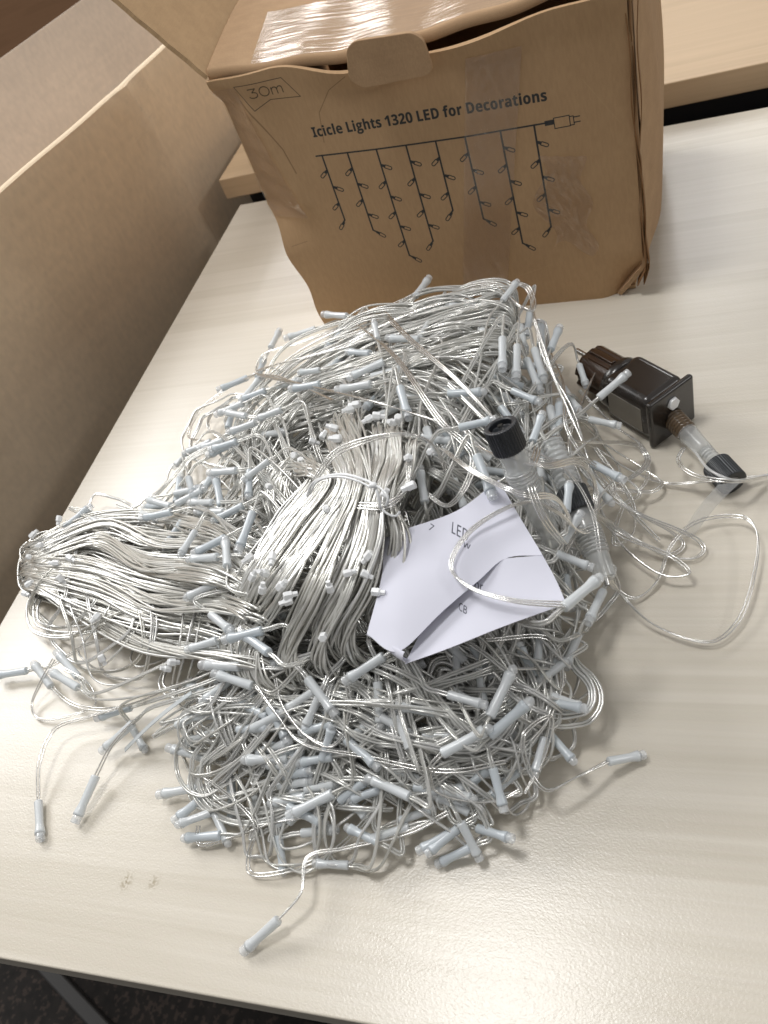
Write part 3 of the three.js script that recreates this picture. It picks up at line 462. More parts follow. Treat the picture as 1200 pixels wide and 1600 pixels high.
// ---- LED tips: a frosted sleeve with a clear cup at the end, lead wires at the other
const LL = 0.0275, LR = 1.26;
const sleeveG = latheX([[-LL * 0.5, 0.0007], [-LL * 0.5, 0.0021], [-LL * 0.47, 0.0024], [-LL * 0.2, 0.00225], [LL * 0.1, 0.00215], [LL * 0.2, 0.0024], [LL * 0.3, 0.0028], [LL * 0.36, 0.0028], [LL * 0.36, 0.0012]], 14);
const lensG = latheX([[LL * 0.30, 0.0012], [LL * 0.35, 0.0024], [LL * 0.5, 0.00255], [LL * 0.52, 0.0023], [LL * 0.515, 0.0018], [LL * 0.44, 0.0008], [LL * 0.43, 0.00001]], 14);
const lensB = latheX([[LL * 0.30, 0.0012], [LL * 0.34, 0.0022], [LL * 0.44, 0.0023], [LL * 0.49, 0.0018], [LL * 0.52, 0.0009], [LL * 0.53, 0.00001]], 14);
const ledProto = [lensG, lensB].map((lg) => { const m = new THREE.Mesh(sleeveG, mSleeve); const l = new THREE.Mesh(lg, mLens); l.name = 'lens'; m.add(l); m.castShadow = m.receiveShadow = l.castShadow = l.receiveShadow = true; return m; });
const XA = V(1, 0, 0); let leds = 0;
function led(base, tip, lead = null) {   // two world points: wire end and lens end
  const o = ledProto[rnd() < 0.7 ? 0 : 1].clone(); o.material = mSleeves[Math.floor(rnd() * 3)]; o.name = numbered('led_light'); o.children[0].name = numbered('lens');
  const d = tip.clone().sub(base).normalize(), k = clamp(tip.distanceTo(base) / LL, 0.88, 1.22);
  o.position.copy(base).addScaledVector(d, LL * k / 2).sub(lights.position); o.quaternion.setFromUnitVectors(XA, d).multiply(new THREE.Quaternion().setFromAxisAngle(XA, rnd() * 6)); o.scale.setScalar(k);
  o.scale.y = o.scale.z = lerp(1, k, 0.5) * LR; lights.add(o); leds++;
  if (lead) { const c = curve([base.clone().addScaledVector(d, 0.001), base.clone().addScaledVector(d, -0.006), ...lead], 12 + lead.length * 8); layWire(c, true, WR, singles < 250, 0.02, lights, 'wire'); }
}
// measured tips: wire end x,y, lens end x,y, heights (mm) of both
const LONG = new Set(['150,1212', '60,1252', '435,1437', '950,1190', '80,1073', '42,1048', '690,1178']);
const TIPS = [[435, 1437, 380, 1487, 13, 3], [150, 1212, 112, 1296, 12, 4], [60, 1252, 63, 1312, 5, 4], [310, 1230, 240, 1243, 12, 7], [330, 1235, 272, 1283, 12, 5], [345, 1305, 284, 1310, 9, 6], [335, 1270, 358, 1322, 10, 5], [360, 1210, 364, 1290, 14, 3], [398, 1240, 404, 1290, 14, 5], [450, 1185, 372, 1188, 34, 34], [320, 1185, 262, 1168, 18, 22], [208, 1130, 150, 1182, 20, 8], [205, 1135, 224, 1168, 10, 4], [122, 1075, 45, 1028, 14, 24], [80, 1073, 44, 1025, 10, 16], [122, 1058, 86, 1016, 12, 20], [42, 1048, -10, 1056, 10, 9], [205, 1105, 150, 1122, 16, 14], [300, 1040, 298, 1042, 50, 50],
  [395, 1072, 320, 1048, 56, 58], [375, 1042, 300, 1038, 58, 58], [480, 1060, 525, 1118, 68, 58], [600, 1025, 538, 1065, 80, 72], [590, 1065, 595, 1140, 66, 52], [500, 1085, 475, 1140, 62, 50], [540, 1155, 592, 1200, 48, 42], [420, 1105, 450, 1160, 50, 40], [765, 1120, 805, 1038, 58, 66], [765, 1150, 835, 1090, 50, 60], [690, 1178, 775, 1132, 52, 56], [770, 1200, 788, 1268, 40, 28], [720, 1285, 738, 1320, 24, 14], [735, 1325, 688, 1348, 12, 5], [855, 1085, 902, 1102, 38, 34], [700, 1085, 745, 1098, 66, 64], [660, 1150, 725, 1150, 46, 46], [950, 1190, 1003, 1180, 14, 5], [640, 1245, 575, 1215, 36, 36], [450, 1260, 510, 1290, 22, 18], [435, 1305, 440, 1340, 12, 6], [545, 1352, 510, 1350, 7, 7], [680, 1230, 745, 1250, 30, 28], [520, 1240, 450, 1275, 30, 24], [640, 1170, 628, 1140, 52, 56],
  [745, 712, 770, 778, 122, 113], [718, 668, 775, 655, 112, 116], [832, 690, 848, 645, 92, 96], [880, 950, 940, 900, 102, 96], [870, 865, 920, 885, 72, 66], [885, 800, 890, 752, 80, 82], [880, 848, 900, 815, 72, 76], [935, 622, 982, 582, 56, 62], [920, 655, 962, 664, 52, 48], [785, 528, 785, 590, 98, 92], [808, 540, 806, 605, 92, 84], [625, 605, 640, 660, 116, 112], [655, 530, 605, 528, 88, 88], [600, 565, 540, 592, 96, 92], [590, 530, 585, 505, 88, 90], [785, 470, 808, 440, 92, 96], [800, 610, 835, 625, 88, 84], [500, 578, 468, 582, 72, 70], [835, 545, 852, 600, 80, 70], [700, 615, 760, 612, 104, 104], [905, 570, 915, 600, 40, 36],
  [345, 790, 335, 735, 44, 50], [355, 885, 352, 840, 66, 70], [340, 910, 275, 942, 66, 62], [340, 870, 232, 880, 62, 54], [270, 790, 175, 795, 26, 24], [370, 735, 310, 740, 58, 50], [300, 700, 270, 732, 24, 18], [330, 690, 280, 712, 30, 22], [380, 630, 320, 655, 46, 36], [400, 660, 345, 680, 58, 48], [370, 690, 320, 705, 50, 40], [275, 785, 282, 742, 20, 24], [390, 735, 388, 780, 64, 60], [415, 610, 375, 625, 50, 44], [380, 790, 330, 815, 60, 54], [350, 800, 300, 800, 46, 40], [268, 800, 210, 812, 24, 22], [305, 830, 280, 870, 46, 48], [440, 640, 400, 655, 72, 64], [385, 650, 330, 640, 50, 42], [500, 600, 440, 610, 84, 76], [580, 600, 520, 610, 104, 98], [420, 720, 380, 750, 72, 66], [395, 800, 372, 862, 90, 84], [410, 985, 350, 1000, 80, 74], [330, 960, 392, 1012, 66, 78], [352, 840, 300, 866, 66, 60], [420, 1020, 372, 985, 78, 74], [340, 1000, 292, 1015, 62, 54]];
TIPS.forEach(([x0, y0, x1, y1, h0, h1]) => {
  if (inside(x0, y0, LEFTP) && inside(x1, y1, LEFTP)) { h0 = Math.max(h0, hill(x0, y0) * 1000 + 9); h1 = Math.max(h1, hill(x1, y1) * 1000 + 9); }
  const b = at(x0, y0, h0 / 1000), t = at(x1, y1, h1 / 1000), dx = x0 - x1, dy = y0 - y1, l = Math.hypot(dx, dy) + 1e-6, out = Math.hypot(x0 - 580, y0 - 900);
  if (l < 4) return;
  const p1 = [x0 + (dx / l) * 34, y0 + (dy / l) * 34], c = [lerp(p1[0], 580, 0.3) + gauss() * 20, lerp(p1[1], 930, 0.3) + gauss() * 20], e = [lerp(c[0], 580, 0.4), lerp(c[1], 930, 0.4)];
  const free = LONG.has(x0 + ',' + y0);
  led(b, t, free ? null : [at(p1[0], p1[1], Math.max(h0 / 1000 + 0.002, hill(...p1) * 0.95)), at(c[0], c[1], hill(...c) * 0.98), at(e[0], e[1], hill(...e) * 0.7)]);
});
for (let i = 0; leds < 262 && i < 2000; i++) {   // the rest of the tips, half buried
  const [x, y] = startIn(); if (inside(x, y, [[350, 780], [450, 640], [650, 640], [660, 1040], [420, 1060]]) || inside(x, y, [[560, 1000], [620, 820], [790, 740], [890, 930], [640, 1050]])) continue;
  const a = flow(x, y) + gauss() * 0.9 + (rnd() < 0.5 ? Math.PI : 0), k = rr(0.8, 1.0), L = 56, h = hill(x, y), x1 = x + Math.cos(a) * L, y1 = y + Math.sin(a) * L; if (h < 0.008 || x < 330 && y > 830 && y < 1060) continue;
  const h1 = Math.max(0.003, inside(x1, y1) ? hill(x1, y1) * k : h * 0.9 + gauss() * 0.006), xb = x - Math.cos(a) * 40, yb = y - Math.sin(a) * 40;
  led(at(x, y, h * k), at(x1, y1, h1), (() => { const p = [lerp(xb, 590, 0.12), lerp(yb, 890, 0.12)], q = [lerp(xb, 590, 0.3) + gauss() * 30, lerp(yb, 890, 0.3) + gauss() * 30]; return [at(xb, yb, hill(xb, yb) * 0.9), at(...p, hill(...p) * 0.85), at(...q, hill(...q) * 0.6)]; })());
}
// white end caps on the bends of the hanks
const capG = mergeGeometries([latheX([[-0.0034, 0.0001], [-0.0034, 0.0020], [-0.0028, 0.0026], [0.0012, 0.0026], [0.0018, 0.0020], [0.0018, 0.0001]], 6).toNonIndexed(), latheX([[0.0016, 0.0001], [0.0016, 0.0017], [0.0046, 0.0016], [0.0046, 0.0001]], 6).toNonIndexed()]); capG.computeVertexNormals();
const CAPS = [[545, 640], [555, 632], [575, 655], [590, 650], [612, 660], [622, 655], [520, 668], [505, 680], [490, 690], [525, 685], [462, 712], [470, 722], [465, 735], [420, 760], [638, 715], [672, 706], [510, 795], [388, 872], [425, 872], [412, 895], [410, 920], [440, 915], [452, 930], [448, 940], [515, 918], [545, 895], [572, 898], [575, 870], [590, 925], [505, 995], [395, 900], [640, 760], [600, 775], [52, 835], [45, 870], [62, 852], [45, 912], [40, 928], [95, 905], [110, 872], [92, 812], [150, 965], [160, 1030], [260, 1045], [85, 880], [270, 1035]];
CAPS.forEach(([x, y]) => { const o = part('wire_cap', capG, mWhite, lights); const big = x > 350; o.position.copy(at(x, y, hill(x, y) * 1.0 + (big ? 0.017 : 0.009))).sub(lights.position); o.rotation.set(rr(0, 6), rr(0, 6), rr(-0.7, 0.7)); o.scale.setScalar(rr(1.0, 1.25)); });
// single wires whose course shows clearly: [x, y, height mm] triples
const COURSES = [
  [[1200, 745, 8], [1145, 752, 26], [1085, 742, 24], [1060, 720, 20], [1068, 700, 18]],
  [[1200, 744, 5], [1120, 750, 14], [1040, 755, 4], [985, 735, 12], [930, 700, 30], [870, 690, 70]],
  [[905, 610, 40], [960, 665, 16], [1005, 700, 12], [1010, 750, 10], [990, 770, 12], [940, 765, 26], [880, 790, 60]],
  [[890, 640, 62], [940, 690, 22], [1010, 735, 10], [1034, 755, 8], [1020, 768, 10], [950, 765, 24], [900, 800, 56]],
  [[830, 470, 88], [850, 560, 80], [895, 640, 64], [930, 740, 46], [985, 795, 24], [1060, 828, 11], [1092, 845, 6], [1100, 858, 4], [1085, 872, 4], [1040, 868, 6], [985, 838, 16], [930, 800, 42]],
  [[835, 500, 88], [870, 600, 76], [905, 680, 60], [945, 770, 40], [1000, 805, 20], [1050, 832, 9], [1068, 850, 4], [1050, 866, 4], [1005, 850, 10], [950, 815, 30]],
  [[700, 600, 104], [800, 690, 98], [880, 730, 84], [925, 800, 66], [940, 880, 50], [968, 925, 22], [1020, 975, 9], [1110, 1003, 6], [1150, 975, 7], [1178, 900, 10], [1182, 830, 12], [1160, 808, 10], [1090, 815, 9], [1050, 850, 8], [1025, 910, 5], [990, 935, 6], [940, 900, 24], [900, 850, 56]],
  [[880, 740, 82], [960, 830, 24], [1050, 870, 10], [1077, 896, 12], [1040, 900, 10], [970, 850, 16], [930, 780, 40]],
  [[930, 700, 46], [990, 790, 16], [985, 840, 14], [960, 850, 20], [975, 790, 20], [1000, 770, 14], [940, 720, 40]],
  [[900, 690, 66], [1000, 700, 16], [1012, 720, 12], [960, 760, 24], [920, 760, 46], [880, 830, 64]],
  [[884, 945, 104], [800, 938, 109], [730, 915, 112], [705, 885, 114], [735, 830, 115], [820, 785, 112], [870, 800, 96], [905, 830, 72], [935, 820, 52]],
  [[490, 752, 128], [525, 708, 140], [583, 685, 142], [642, 679, 138], [677, 696, 124], [700, 740, 104]], [[640, 720, 128], [632, 770, 128], [600, 790, 134], [560, 790, 130]],
  [[745, 700, 122], [790, 716, 138], [850, 728, 130], [905, 722, 100], [930, 760, 60], [925, 830, 50]], [[690, 700, 112], [745, 740, 124], [815, 772, 122], [870, 780, 98], [900, 830, 70]], [[840, 700, 104], [830, 760, 122], [850, 810, 108], [880, 850, 76]],
  [[590, 478, 70], [640, 530, 96], [720, 600, 108], [790, 680, 102], [830, 760, 94], [880, 800, 80]],
  [[550, 500, 60], [620, 560, 104], [690, 660, 112], [740, 715, 104], [700, 790, 100], [655, 760, 108]],
  [[800, 440, 96], [825, 450, 94], [832, 485, 90], [815, 480, 92], [770, 450, 88], [700, 462, 80]],
  [[660, 455, 78], [560, 500, 62], [470, 535, 52], [410, 555, 42], [400, 580, 40], [440, 590, 58], [520, 625, 98]],
  [[400, 585, 40], [350, 610, 22], [310, 645, 18], [295, 680, 16], [320, 690, 26]],
  [[760, 455, 88], [640, 490, 82], [520, 545, 74], [430, 570, 54], [400, 582, 42], [470, 600, 74], [600, 632, 116], [690, 660, 112]],
  [[790, 700, 100], [850, 720, 88], [920, 720, 60], [960, 760, 40], [930, 800, 50]],
  [[700, 640, 108], [760, 705, 102], [830, 725, 92], [910, 730, 66], [935, 780, 50], [900, 830, 64]],
  [[150, 1212, 12], [175, 1165, 18], [230, 1110, 26], [300, 1090, 40], [375, 1092, 50], [400, 1075, 56]],
  [[60, 1252, 5], [62, 1190, 14], [85, 1140, 16], [140, 1120, 18], [220, 1095, 26], [300, 1060, 42]],
  [[435, 1437, 13], [470, 1395, 16], [480, 1340, 16], [540, 1325, 16], [640, 1300, 20], [700, 1270, 26]],
  [[950, 1190, 14], [900, 1215, 22], [855, 1235, 24], [830, 1210, 30], [818, 1150, 44], [860, 1120, 40], [850, 1180, 30], [820, 1240, 24]],
  [[690, 1178, 52], [672, 1200, 48], [680, 1235, 36], [730, 1252, 30], [780, 1250, 26], [812, 1235, 26]],
  [[345, 1240, 14], [320, 1215, 20], [400, 1290, 16], [390, 1330, 8], [390, 1362, 4], [430, 1365, 5], [520, 1330, 8], [590, 1260, 26]],
  [[310, 1290, 12], [310, 1318, 6], [360, 1310, 8], [430, 1285, 16], [520, 1270, 22]],
  [[430, 1060, 62], [440, 1100, 56], [480, 1150, 50], [520, 1165, 48], [545, 1120, 58], [540, 1050, 74]],
  [[400, 1072, 60], [435, 1120, 54], [470, 1160, 48], [560, 1180, 46], [700, 1205, 44], [790, 1190, 40]],
  [[800, 1045, 60], [880, 1050, 36], [875, 1075, 36], [800, 1075, 52], [770, 1050, 60]],
  [[760, 1000, 66], [860, 1000, 44], [878, 1060, 38], [860, 1120, 38], [830, 1160, 38]],
  [[84, 1030, 22], [62, 1070, 12], [50, 1100, 6], [58, 1122, 4], [110, 1118, 5], [150, 1100, 8], [140, 1070, 14], [100, 1045, 16]],
  [[80, 1073, 10], [110, 1098, 8], [150, 1108, 12], [200, 1105, 16]], [[42, 1048, 10], [80, 1040, 12], [130, 1010, 18], [190, 990, 30]],
  [[940, 560, 30], [905, 640, 50], [890, 700, 70], [915, 790, 56], [880, 870, 66]], [[875, 545, 24], [860, 545, 50], [880, 600, 66], [890, 680, 70], [950, 760, 36], [1030, 845, 8]],
];
COURSES.forEach((c, ci) => {
  const P = curve(c.map(([x, y, h]) => at(x, y, h / 1000)), c.length * 9), ph = rnd() * 3, tw = rr(0.02, 0.07), r = WR * 1.12, k = ci >= 9 && ci < 19 ? 3 : 2;
  const o = part('wire', rel(new Wire().add(P, r * 0.5, 6, k, tw, ph, r).geo()), mCore, lights);
  part('sheath', rel(new Wire().add(P, r, 8, k, tw, ph).geo()), mSheath, o);
});
for (let q = 0; q < 34; q++) {
  const k = Math.floor(rr(13, OUTLINE.length - 1)), [x0, y0] = OUTLINE[k], [x1, y1] = OUTLINE[k + 1], f = rnd(), px = lerp(x0, x1, f), py = lerp(y0, y1, f);
  let nx = y1 - y0, ny = x0 - x1; const l = Math.hypot(nx, ny); nx /= l; ny /= l; if (inside(px + nx * 6, py + ny * 6)) { nx = -nx; ny = -ny; }
  const tx = -ny, ty = nx, out = rr(4, 46) * (py > 1000 ? 1 : 0.6), w = rr(18, 60), s = rnd() < 0.5 ? 1 : -1, H = (x, y, m) => at(x, y, Math.max(0.0014, hill(x, y) * (inside(x, y) ? 1 : 0.35) * m + rr(0, 0.004)));
  const ok = (o, t) => inside(px + nx * o + tx * t * s, py + ny * o + ty * t * s); if (!ok(-130, -w * 1.8) || !ok(-120, w * 0.4) || !ok(-80, -w * 1.4) || !ok(-70, w * 0.9)) continue;
  const g = (o, t, m) => { const x = px + nx * o + tx * t * s + gauss() * 5, y = py + ny * o + ty * t * s + gauss() * 5; return H(x, y, m); };
  layWire(curve([g(-130, -w * 1.8, 0.75), g(-80, -w * 1.4, 1), g(-30, -w, 1), g(out * 0.6, -w * 0.7, 1), g(out, 0, 1), g(out * 0.7, w * 0.6, 1), g(-20, w * 0.9, 1), g(-70, w * 0.9, 1), g(-120, w * 0.4, 0.75)], 60), rnd() < 0.8, WR, true, rr(-0.05, 0.05));
}
const rest = part('wire_tangle', rel(mass.geo()), mWire[0], lights); rest.userData.kind = 'stuff';
[silverA, silverB, hankA, hankB].forEach((w, k) => { part('wire_tangle', rel(w.geo()), k < 2 ? mSilver[k] : mHank[k - 2], lights).userData.kind = 'stuff'; });
const cores = part('conductor', rel(massCore.geo()), mCore, rest); cores.userData.kind = 'stuff';

// ---- screw connectors of the light set
const axisTo = (o, a, b) => { o.position.copy(a); o.quaternion.setFromUnitVectors(XA, b.clone().sub(a).normalize()); return o; };
function nutGeo(r, len, hole) {   // knurled ring nut along +x
  const sh = new THREE.Shape(), n = 34;
  for (let i = 0; i < n * 4; i++) { const a = i / (n * 4) * 2 * Math.PI, q = r * ([1, 1, 0.965, 0.965][i % 4]); i ? sh.lineTo(Math.cos(a) * q, Math.sin(a) * q) : sh.moveTo(q, 0); }
  const h = new THREE.Path(); h.absarc(0, 0, hole, 0, Math.PI * 2, true); sh.holes.push(h);
  return new THREE.ExtrudeGeometry(sh, { depth: len - 0.0016, bevelEnabled: true, bevelThickness: 0.0008, bevelSize: 0.0007, bevelOffset: -0.0007, bevelSegments: 2, curveSegments: 20 }).translate(0, 0, 0.0008).rotateY(Math.PI / 2);
}
function ribbed(x0, x1, r0, r1, n) { const p = [[x0, 0.001]]; for (let i = 0; i < n; i++) { const a = lerp(x0, x1, i / n), b = lerp(x0, x1, (i + 0.55) / n), ra = lerp(r0, r1, i / n); p.push([a, ra], [b, ra], [b + 1e-5, ra * 0.86], [lerp(x0, x1, (i + 0.97) / n), ra * 0.86]); } p.push([x1, r1 * 0.86], [x1, 0.001]); return latheX(p, 22); }
function connector(a, b, label, nutAt) {
  const g = new THREE.Group(); g.name = numbered('connector'); g.userData.label = label; lights.add(g);
  const L = a.distanceTo(b) / 1.16; g.scale.setScalar(1.16); axisTo(g, a.clone().sub(lights.position), b.clone().sub(lights.position));
  part('nut', nutGeo(0.0093, 0.0155, 0.0062).translate(nutAt, 0, 0), mCap, g);
  part('socket', latheX([[nutAt + 0.004, 0.0001], [nutAt + 0.004, 0.006], [nutAt + 0.003, 0.0061]], 18), mCap, g);
  part('sleeve', latheX([[nutAt + 0.014, 0.006], [nutAt + 0.014, 0.0072], [nutAt + 0.026, 0.0076], [nutAt + 0.0265, 0.0084], [nutAt + 0.028, 0.0084]], 22), mClear, g);
  part('strain_relief', ribbed(nutAt + 0.028, nutAt + 0.044, 0.0086, 0.0078, 7), mClear, g);
  part('sleeve', latheX([[nutAt + 0.044, 0.0068], [nutAt + 0.058, 0.0064], [L, 0.0048], [L, 0.001]], 22), mClear, g);
  if (nutAt > 0.01) part('strain_relief', ribbed(0, nutAt - 0.002, 0.0068, 0.0078, 9), mClear, g);
  part('wire', new Wire().add(curve([V(nutAt, 0, 0), V(nutAt + 0.02, 0.001, 0.001), V(L * 0.8, 0, -0.001), V(L + 0.003, -0.002, 0)], 20), 0.0016, 7, true, 0.04).geo(), mCore, g);
}
connector(at(781, 664, 0.160), at(862, 850, 0.070), 'clear ribbed connector with a black ring nut at its upper end', 0);
connector(at(862, 690, 0.080), at(948, 905, 0.042), 'clear ribbed connector with a black ring nut at its middle', 0.034);

// ------------------------------------------------------------------ ties
const mTie = phy({ color: S(244, 245, 246), roughness: 0.35, clearcoat: 0.3 });
{
  const t = thing('cable_tie', 'thin white cable tie knotted round the large hank of wire', 'cable tie', at(560, 750, 0.13));
  const go = (c, r) => new Wire().add(curve(c.map(([x, y, h]) => at(x, y, h / 1000)), 40), r, 7).geo().translate(-t.position.x, -t.position.y, -t.position.z);
  part('band', go([[480, 775, 118], [487, 757, 128], [505, 746, 137], [535, 741, 144], [562, 747, 146], [583, 757, 144], [590, 772, 142], [594, 792, 134], [590, 800, 120]], 0.0010), mTie, t);
  part('band', go([[484, 772, 118], [498, 751, 135], [530, 745, 144], [560, 752, 146], [580, 762, 144]], 0.0008), mTie, t);
  part('knot', new THREE.SphereGeometry(0.0022, 10, 8).scale(1.3, 0.9, 1).translate(...at(583, 758, 0.146).sub(t.position).toArray()), mTie, t);
  part('tail', go([[583, 757, 146], [596, 764, 145], [606, 778, 142], [603, 790, 136]], 0.0008), mTie, t);
  part('tail', go([[592, 790, 134], [606, 803, 130], [618, 806, 128], [625, 799, 130]], 0.0008), mTie, t);
  const c = thing('cable_tie', 'loose clear plastic tie tail sticking out at the lower left of the heap', 'cable tie', at(240, 1130, 0.02));
  const a = at(196, 1172, 0.009), b = at(300, 1083, 0.044), n = b.clone().sub(a).cross(V(0, 1, 0)).normalize();
  part('strap', sheet((s, q) => a.clone().lerp(b, s).addScaledVector(n, (q - 0.5) * 0.0034).add(V(0, 0.003 * Math.sin(s * 3), 0)).sub(c.position), 24, 2, 0.0007), phy({ color: S(232, 236, 238), roughness: 0.25, transmission: 0.5, thickness: 0 }), c);
}

// ------------------------------------------------------------------ folded leaflet
{
  const t = thing('leaflet', 'folded white instruction leaflet lying open on the tangled wires', 'leaflet', at(740, 900, 0.095));
  const O = at(740, 890, 0.1), SZ = 0.2, cv = document.createElement('canvas'); cv.width = cv.height = 1024;
  let c = cv.getContext('2d'); c.fillStyle = 'rgb(216,216,228)'; c.fillRect(0, 0, 1024, 1024); c.fillStyle = c.strokeStyle = 'rgb(40,42,56)';
  const cx = (p) => [((p.x - O.x) / SZ + 0.5) * 1024, ((p.z - O.z) / SZ + 0.5) * 1024];
  const write = (txt, x, y, rx, ry, ux, uy, h) => {   // reading direction and letter-up direction measured on the photograph
    const o = cx(at(x, y, 0.1)), r = cx(at(x + rx, y + ry, 0.1)), u = cx(at(x + ux, y + uy, 0.1)); const k = 1 / 100;
    c.save(); c.setTransform((r[0] - o[0]) * k, (r[1] - o[1]) * k, -(u[0] - o[0]) * k, -(u[1] - o[1]) * k, o[0], o[1]); c.font = '140px sans-serif'; c.fillText(txt, 0, 0); c.restore();
  };
  const cv2 = document.createElement('canvas'); cv2.width = cv2.height = 1024; cv2.getContext('2d').drawImage(cv, 0, 0);
  write('LED', 711, 850, 11, 5.5, 1.5, -17); write('w', 729, 870, 10, 3, 2, -9); write('7', 676, 845, 9, 6, 4, -9);
  const pic = (k) => { const t = new THREE.CanvasTexture(k); t.colorSpace = THREE.SRGBColorSpace; t.flipY = false; return t; }, tex = pic(cv);
  const bump = dataTex(256, 256, (u, v) => { const k = 255 * fbm(u, v, 5, 5, 3, 501); return [k, k, k]; });
  const mPaper = std({ map: tex, bumpMap: bump, bumpScale: 0.0015, roughness: 0.75 });
  c = cv2.getContext('2d'); c.fillStyle = 'rgb(40,42,56)'; write('for', 736, 919, 10, 5, 2, -16); write('CB', 716, 952, 8, 5, 1, -12);
  const mPaper2 = std({ map: pic(cv2), bumpMap: bump, bumpScale: 0.0015, roughness: 0.75 });
  const poly = (P, s) => { if (P.length < 3) return P[0].map((a, i) => lerp(a, P[1][i], s)); return new THREE.CatmullRomCurve3(P.map((q) => V(...q)), false, 'catmullrom', 0.5).getPoint(s).toArray(); };
  const coons = (T, B, L, R) => (s, q) => { const t0 = poly(T, s), b0 = poly(B, s), l0 = poly(L, q), r0 = poly(R, q), a = T[0], b = T[T.length - 1], d = B[0], e = B[B.length - 1]; return [0, 1, 2].map((i) => lerp(t0[i], b0[i], q) + lerp(l0[i], r0[i], s) - lerp(lerp(a[i], b[i], s), lerp(d[i], e[i], s), q)); };
  const uvw = (s, q, p) => [(p.x + t.position.x - O.x) / SZ + 0.5, (p.z + t.position.z - O.z) / SZ + 0.5];
  const A = coons([[598, 842, 110], [638, 826, 111], [715, 798, 111], [779, 750, 109]], [[574, 990, 103], [606, 1016, 104], [634, 1012, 104], [690, 957, 105], [745, 910, 105], [790, 873, 104], [848, 868, 103]], [[598, 842, 110], [597, 900, 108], [574, 990, 103]], [[779, 750, 110], [812, 808, 107], [848, 868, 103]]);
  const sur = (f, w) => (s, q) => { const [x, y, h] = f(s, q); return at(x, y, h / 1000 + w(s, q)).sub(t.position); };
  part('page', sheet(sur(A, (s, q) => 0.0022 * Math.sin(Math.PI * q) * Math.sin(Math.PI * s * 1.2 + 0.4)), 40, 40, 0.0004, uvw).rotateX(0), mPaper, t, 'upper leaf with its lower edge curling up');
  const Bq = coons([[690, 890, 99], [745, 880, 102], [790, 873, 104], [848, 868, 103]], [[633, 1038, 98], [700, 1014, 100], [790, 978, 100], [885, 944, 98]], [[690, 890, 100], [680, 940, 100], [633, 1038, 98]], [[848, 868, 103], [868, 905, 101], [885, 944, 98]]);
  part('page', sheet(sur(Bq, (s, q) => -0.0003 - 0.002 * Math.sin(Math.PI * q)), 40, 40, 0.0004, uvw), mPaper2, t, 'lower leaf with a fold line');
  part('page', sheet(sur(Bq, (s, q) => -0.0022 - 0.0026 * Math.sin(Math.PI * q)), 30, 30, 0.0004, uvw), mPaper, t);
  const e0 = at(574, 990, 0.103), e2 = at(634, 1022, 0.1035), ax = e2.clone().sub(e0).normalize(), outw = V(0, 1, 0).cross(ax).normalize(); if (outw.z < 0) outw.negate();
  part('fold', sheet((s, q) => { const a = Math.PI * q, r = 0.0035 * smooth(0, 1, s) + 0.0006; return e0.clone().lerp(e2, s).addScaledVector(outw, Math.sin(a) * r * 0.8).add(V(0, (Math.cos(a) - 1) * r + 0.002 * s, 0)).sub(t.position); }, 20, 12, 0.0004, uvw), mPaper, t);
}

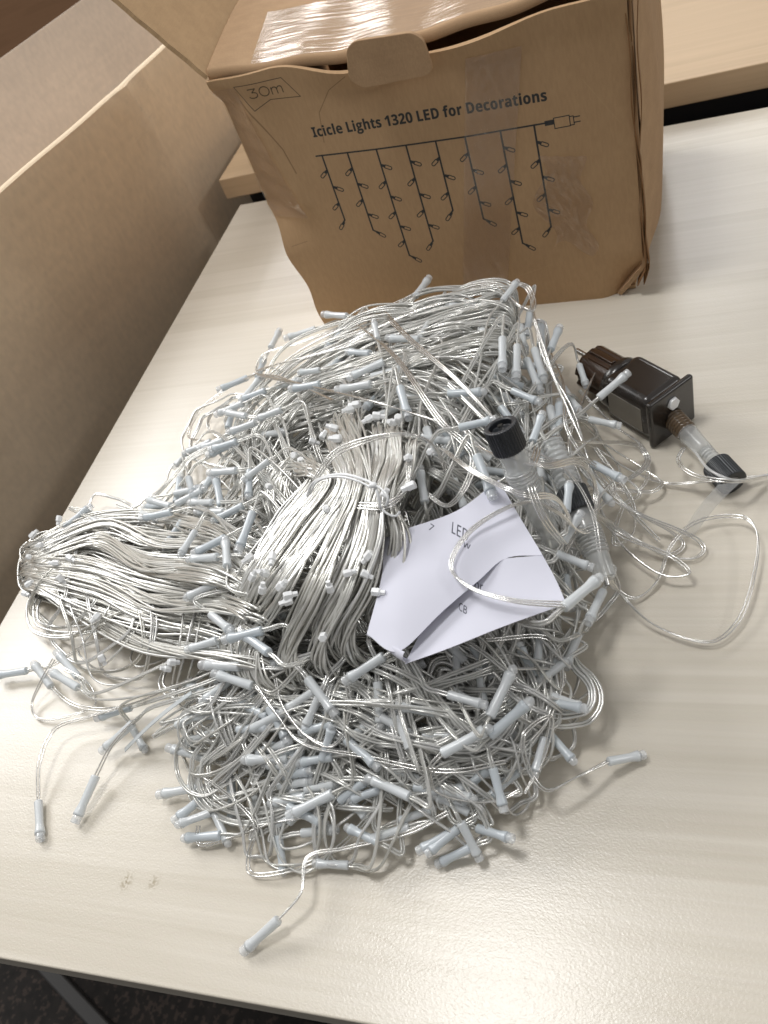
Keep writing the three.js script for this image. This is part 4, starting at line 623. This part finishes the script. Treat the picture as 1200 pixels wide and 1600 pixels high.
// ------------------------------------------------------------------ power adapter
{
  const H0 = 0.0235, p0 = at(925, 573, H0), p1 = at(1052, 645, H0), t = thing('power_adapter', 'dark smoky plug-in power adapter lying on the desk beside the tangled lights', 'power adapter', V(p0.x, 0, p0.z));
  const d = p1.clone().sub(p0), L = d.length(); t.rotation.y = Math.atan2(-d.z, d.x);
  const mSmoke = phy({ color: S(44, 38, 34), roughness: 0.24, clearcoat: 0.5, clearcoatRoughness: 0.15, transmission: 0.08, thickness: 0 });
  const mBrown = phy({ color: S(70, 50, 36), roughness: 0.2, clearcoat: 0.5, transmission: 0.25, thickness: 0 });
  const mPin = std({ color: new THREE.Color(0.72, 0.71, 0.69), metalness: 1, roughness: 0.25 });
  const P = (n, g, m, l) => part(n, g, m, t, l);
  P('end_plate', new RoundedBoxGeometry(0.0056, 0.0464, 0.0462, 4, 0.0026).translate(L - 0.0026, H0, 0), mSmoke);
  P('body', new RoundedBoxGeometry(L * 0.56, 0.0415, 0.0410, 6, 0.0075).translate(L * 0.66, H0, 0), mSmoke);
  P('collar', latheX([[L * 0.34, 0.001], [L * 0.34, 0.0208], [L * 0.36, 0.0224], [L * 0.42, 0.0224], [L * 0.44, 0.0208], [L * 0.44, 0.001]], 36).translate(0, H0, 0), mSmoke);
  const sh = new THREE.Shape(); for (let i = 0; i < 72; i++) { const a = i / 72 * Math.PI * 2; let r = 0.0196; if (Math.abs(Math.sin(a)) > 0.93) r = 0.0182; if (Math.abs(Math.cos(a)) > 0.97) r = 0.0168; i ? sh.lineTo(Math.cos(a) * r, Math.sin(a) * r) : sh.moveTo(r, 0); }
  P('plug_base', new THREE.ExtrudeGeometry(sh, { depth: L * 0.33, bevelEnabled: true, bevelThickness: 0.0012, bevelSize: 0.001, bevelOffset: -0.001, bevelSegments: 2 }).rotateY(Math.PI / 2).translate(0.001, H0, 0), mBrown);
  for (const s of [-1, 1]) P('pin', latheX([[-0.0185, 0.0001], [-0.0183, 0.0016], [-0.0172, 0.0023], [0.002, 0.0023]], 14).translate(0, H0 + s * 0.0095, 0), mPin);
  for (const s of [-1, 1]) P('guide_rib', new RoundedBoxGeometry(L * 0.3, 0.003, 0.005, 2, 0.001).translate(L * 0.17, H0 + s * 0.0190, 0), mBrown);
  P('rating_label', new RoundedBoxGeometry(L * 0.4, 0.024, 0.0006, 1, 0.0002).translate(L * 0.66, H0 - 0.001, 0.0206), std({ color: S(128, 122, 112), roughness: 0.5 }));
  P('button', new THREE.CylinderGeometry(0.0052, 0.0058, 0.003, 6).rotateZ(-Math.PI / 2).translate(L + 0.001, H0 + 0.0105, 0.0), mWhite);
  const tip = (x, y, h) => t.worldToLocal(at(x, y, h)); t.updateMatrixWorld(true);
  const c0 = V(L - 0.001, H0 - 0.006, 0), n0 = tip(1124, 728, 0.0105), ax = n0.clone().sub(c0), La = ax.length();
  const grp = (g) => g.applyQuaternion(new THREE.Quaternion().setFromUnitVectors(XA, ax.clone().normalize())).translate(c0.x, c0.y, c0.z);
  P('threaded_stub', grp(ribbed(0, La * 0.3, 0.0088, 0.0086, 6)), phy({ color: S(120, 98, 74), roughness: 0.2, transmission: 0.35, thickness: 0, clearcoat: 0.5 }));
  P('cable_gland', grp(latheX([[La * 0.3, 0.001], [La * 0.3, 0.0075], [La * 0.36, 0.0078], [La * 0.62, 0.0066], [La * 0.72, 0.0062], [La * 0.72, 0.001]], 24)), mClear);
  P('strain_relief', grp(ribbed(La * 0.7, La * 1.05, 0.0062, 0.0056, 7)), mClear);
  const a = tip(1119, 726, 0.0125), b = tip(1158, 768, 0.0112), nq = new THREE.Quaternion().setFromUnitVectors(XA, b.clone().sub(a).normalize());
  P('ring_nut', nutGeo(0.0110, 0.0215, 0.0058).applyQuaternion(nq).translate(a.x, a.y, a.z), mCap, 'black knurled ring nut on the lead');
  P('lead', new Wire().add(curve([[1070, 690, 0.012], [1085, 705, 0.014], [1110, 735, 0.025], [1145, 750, 0.027], [1200, 742, 0.008], [1260, 735, 0.003]].map((q) => tip(...q)), 50), WR * 1.2, 8, true, 0.03).geo(), mWire[2]);
  const f0 = tip(1122, 757, 0.0265), f1 = tip(1158, 753, 0.0265), g0 = tip(1060, 842, 0.0015), g1 = tip(1084, 838, 0.0015);
  P('label_tag', sheet((s, q) => f0.clone().lerp(f1, s).lerp(g0.clone().lerp(g1, s), q).add(V(0, 0.004 * Math.sin(q * 3.1), 0)), 8, 24, 0), phy({ color: S(240, 240, 239), roughness: 0.14, transmission: 0.76, thickness: 0 }), 'clear flat label tag hanging from the lead');
}
//@@END@@
renderer.render(scene, camera);
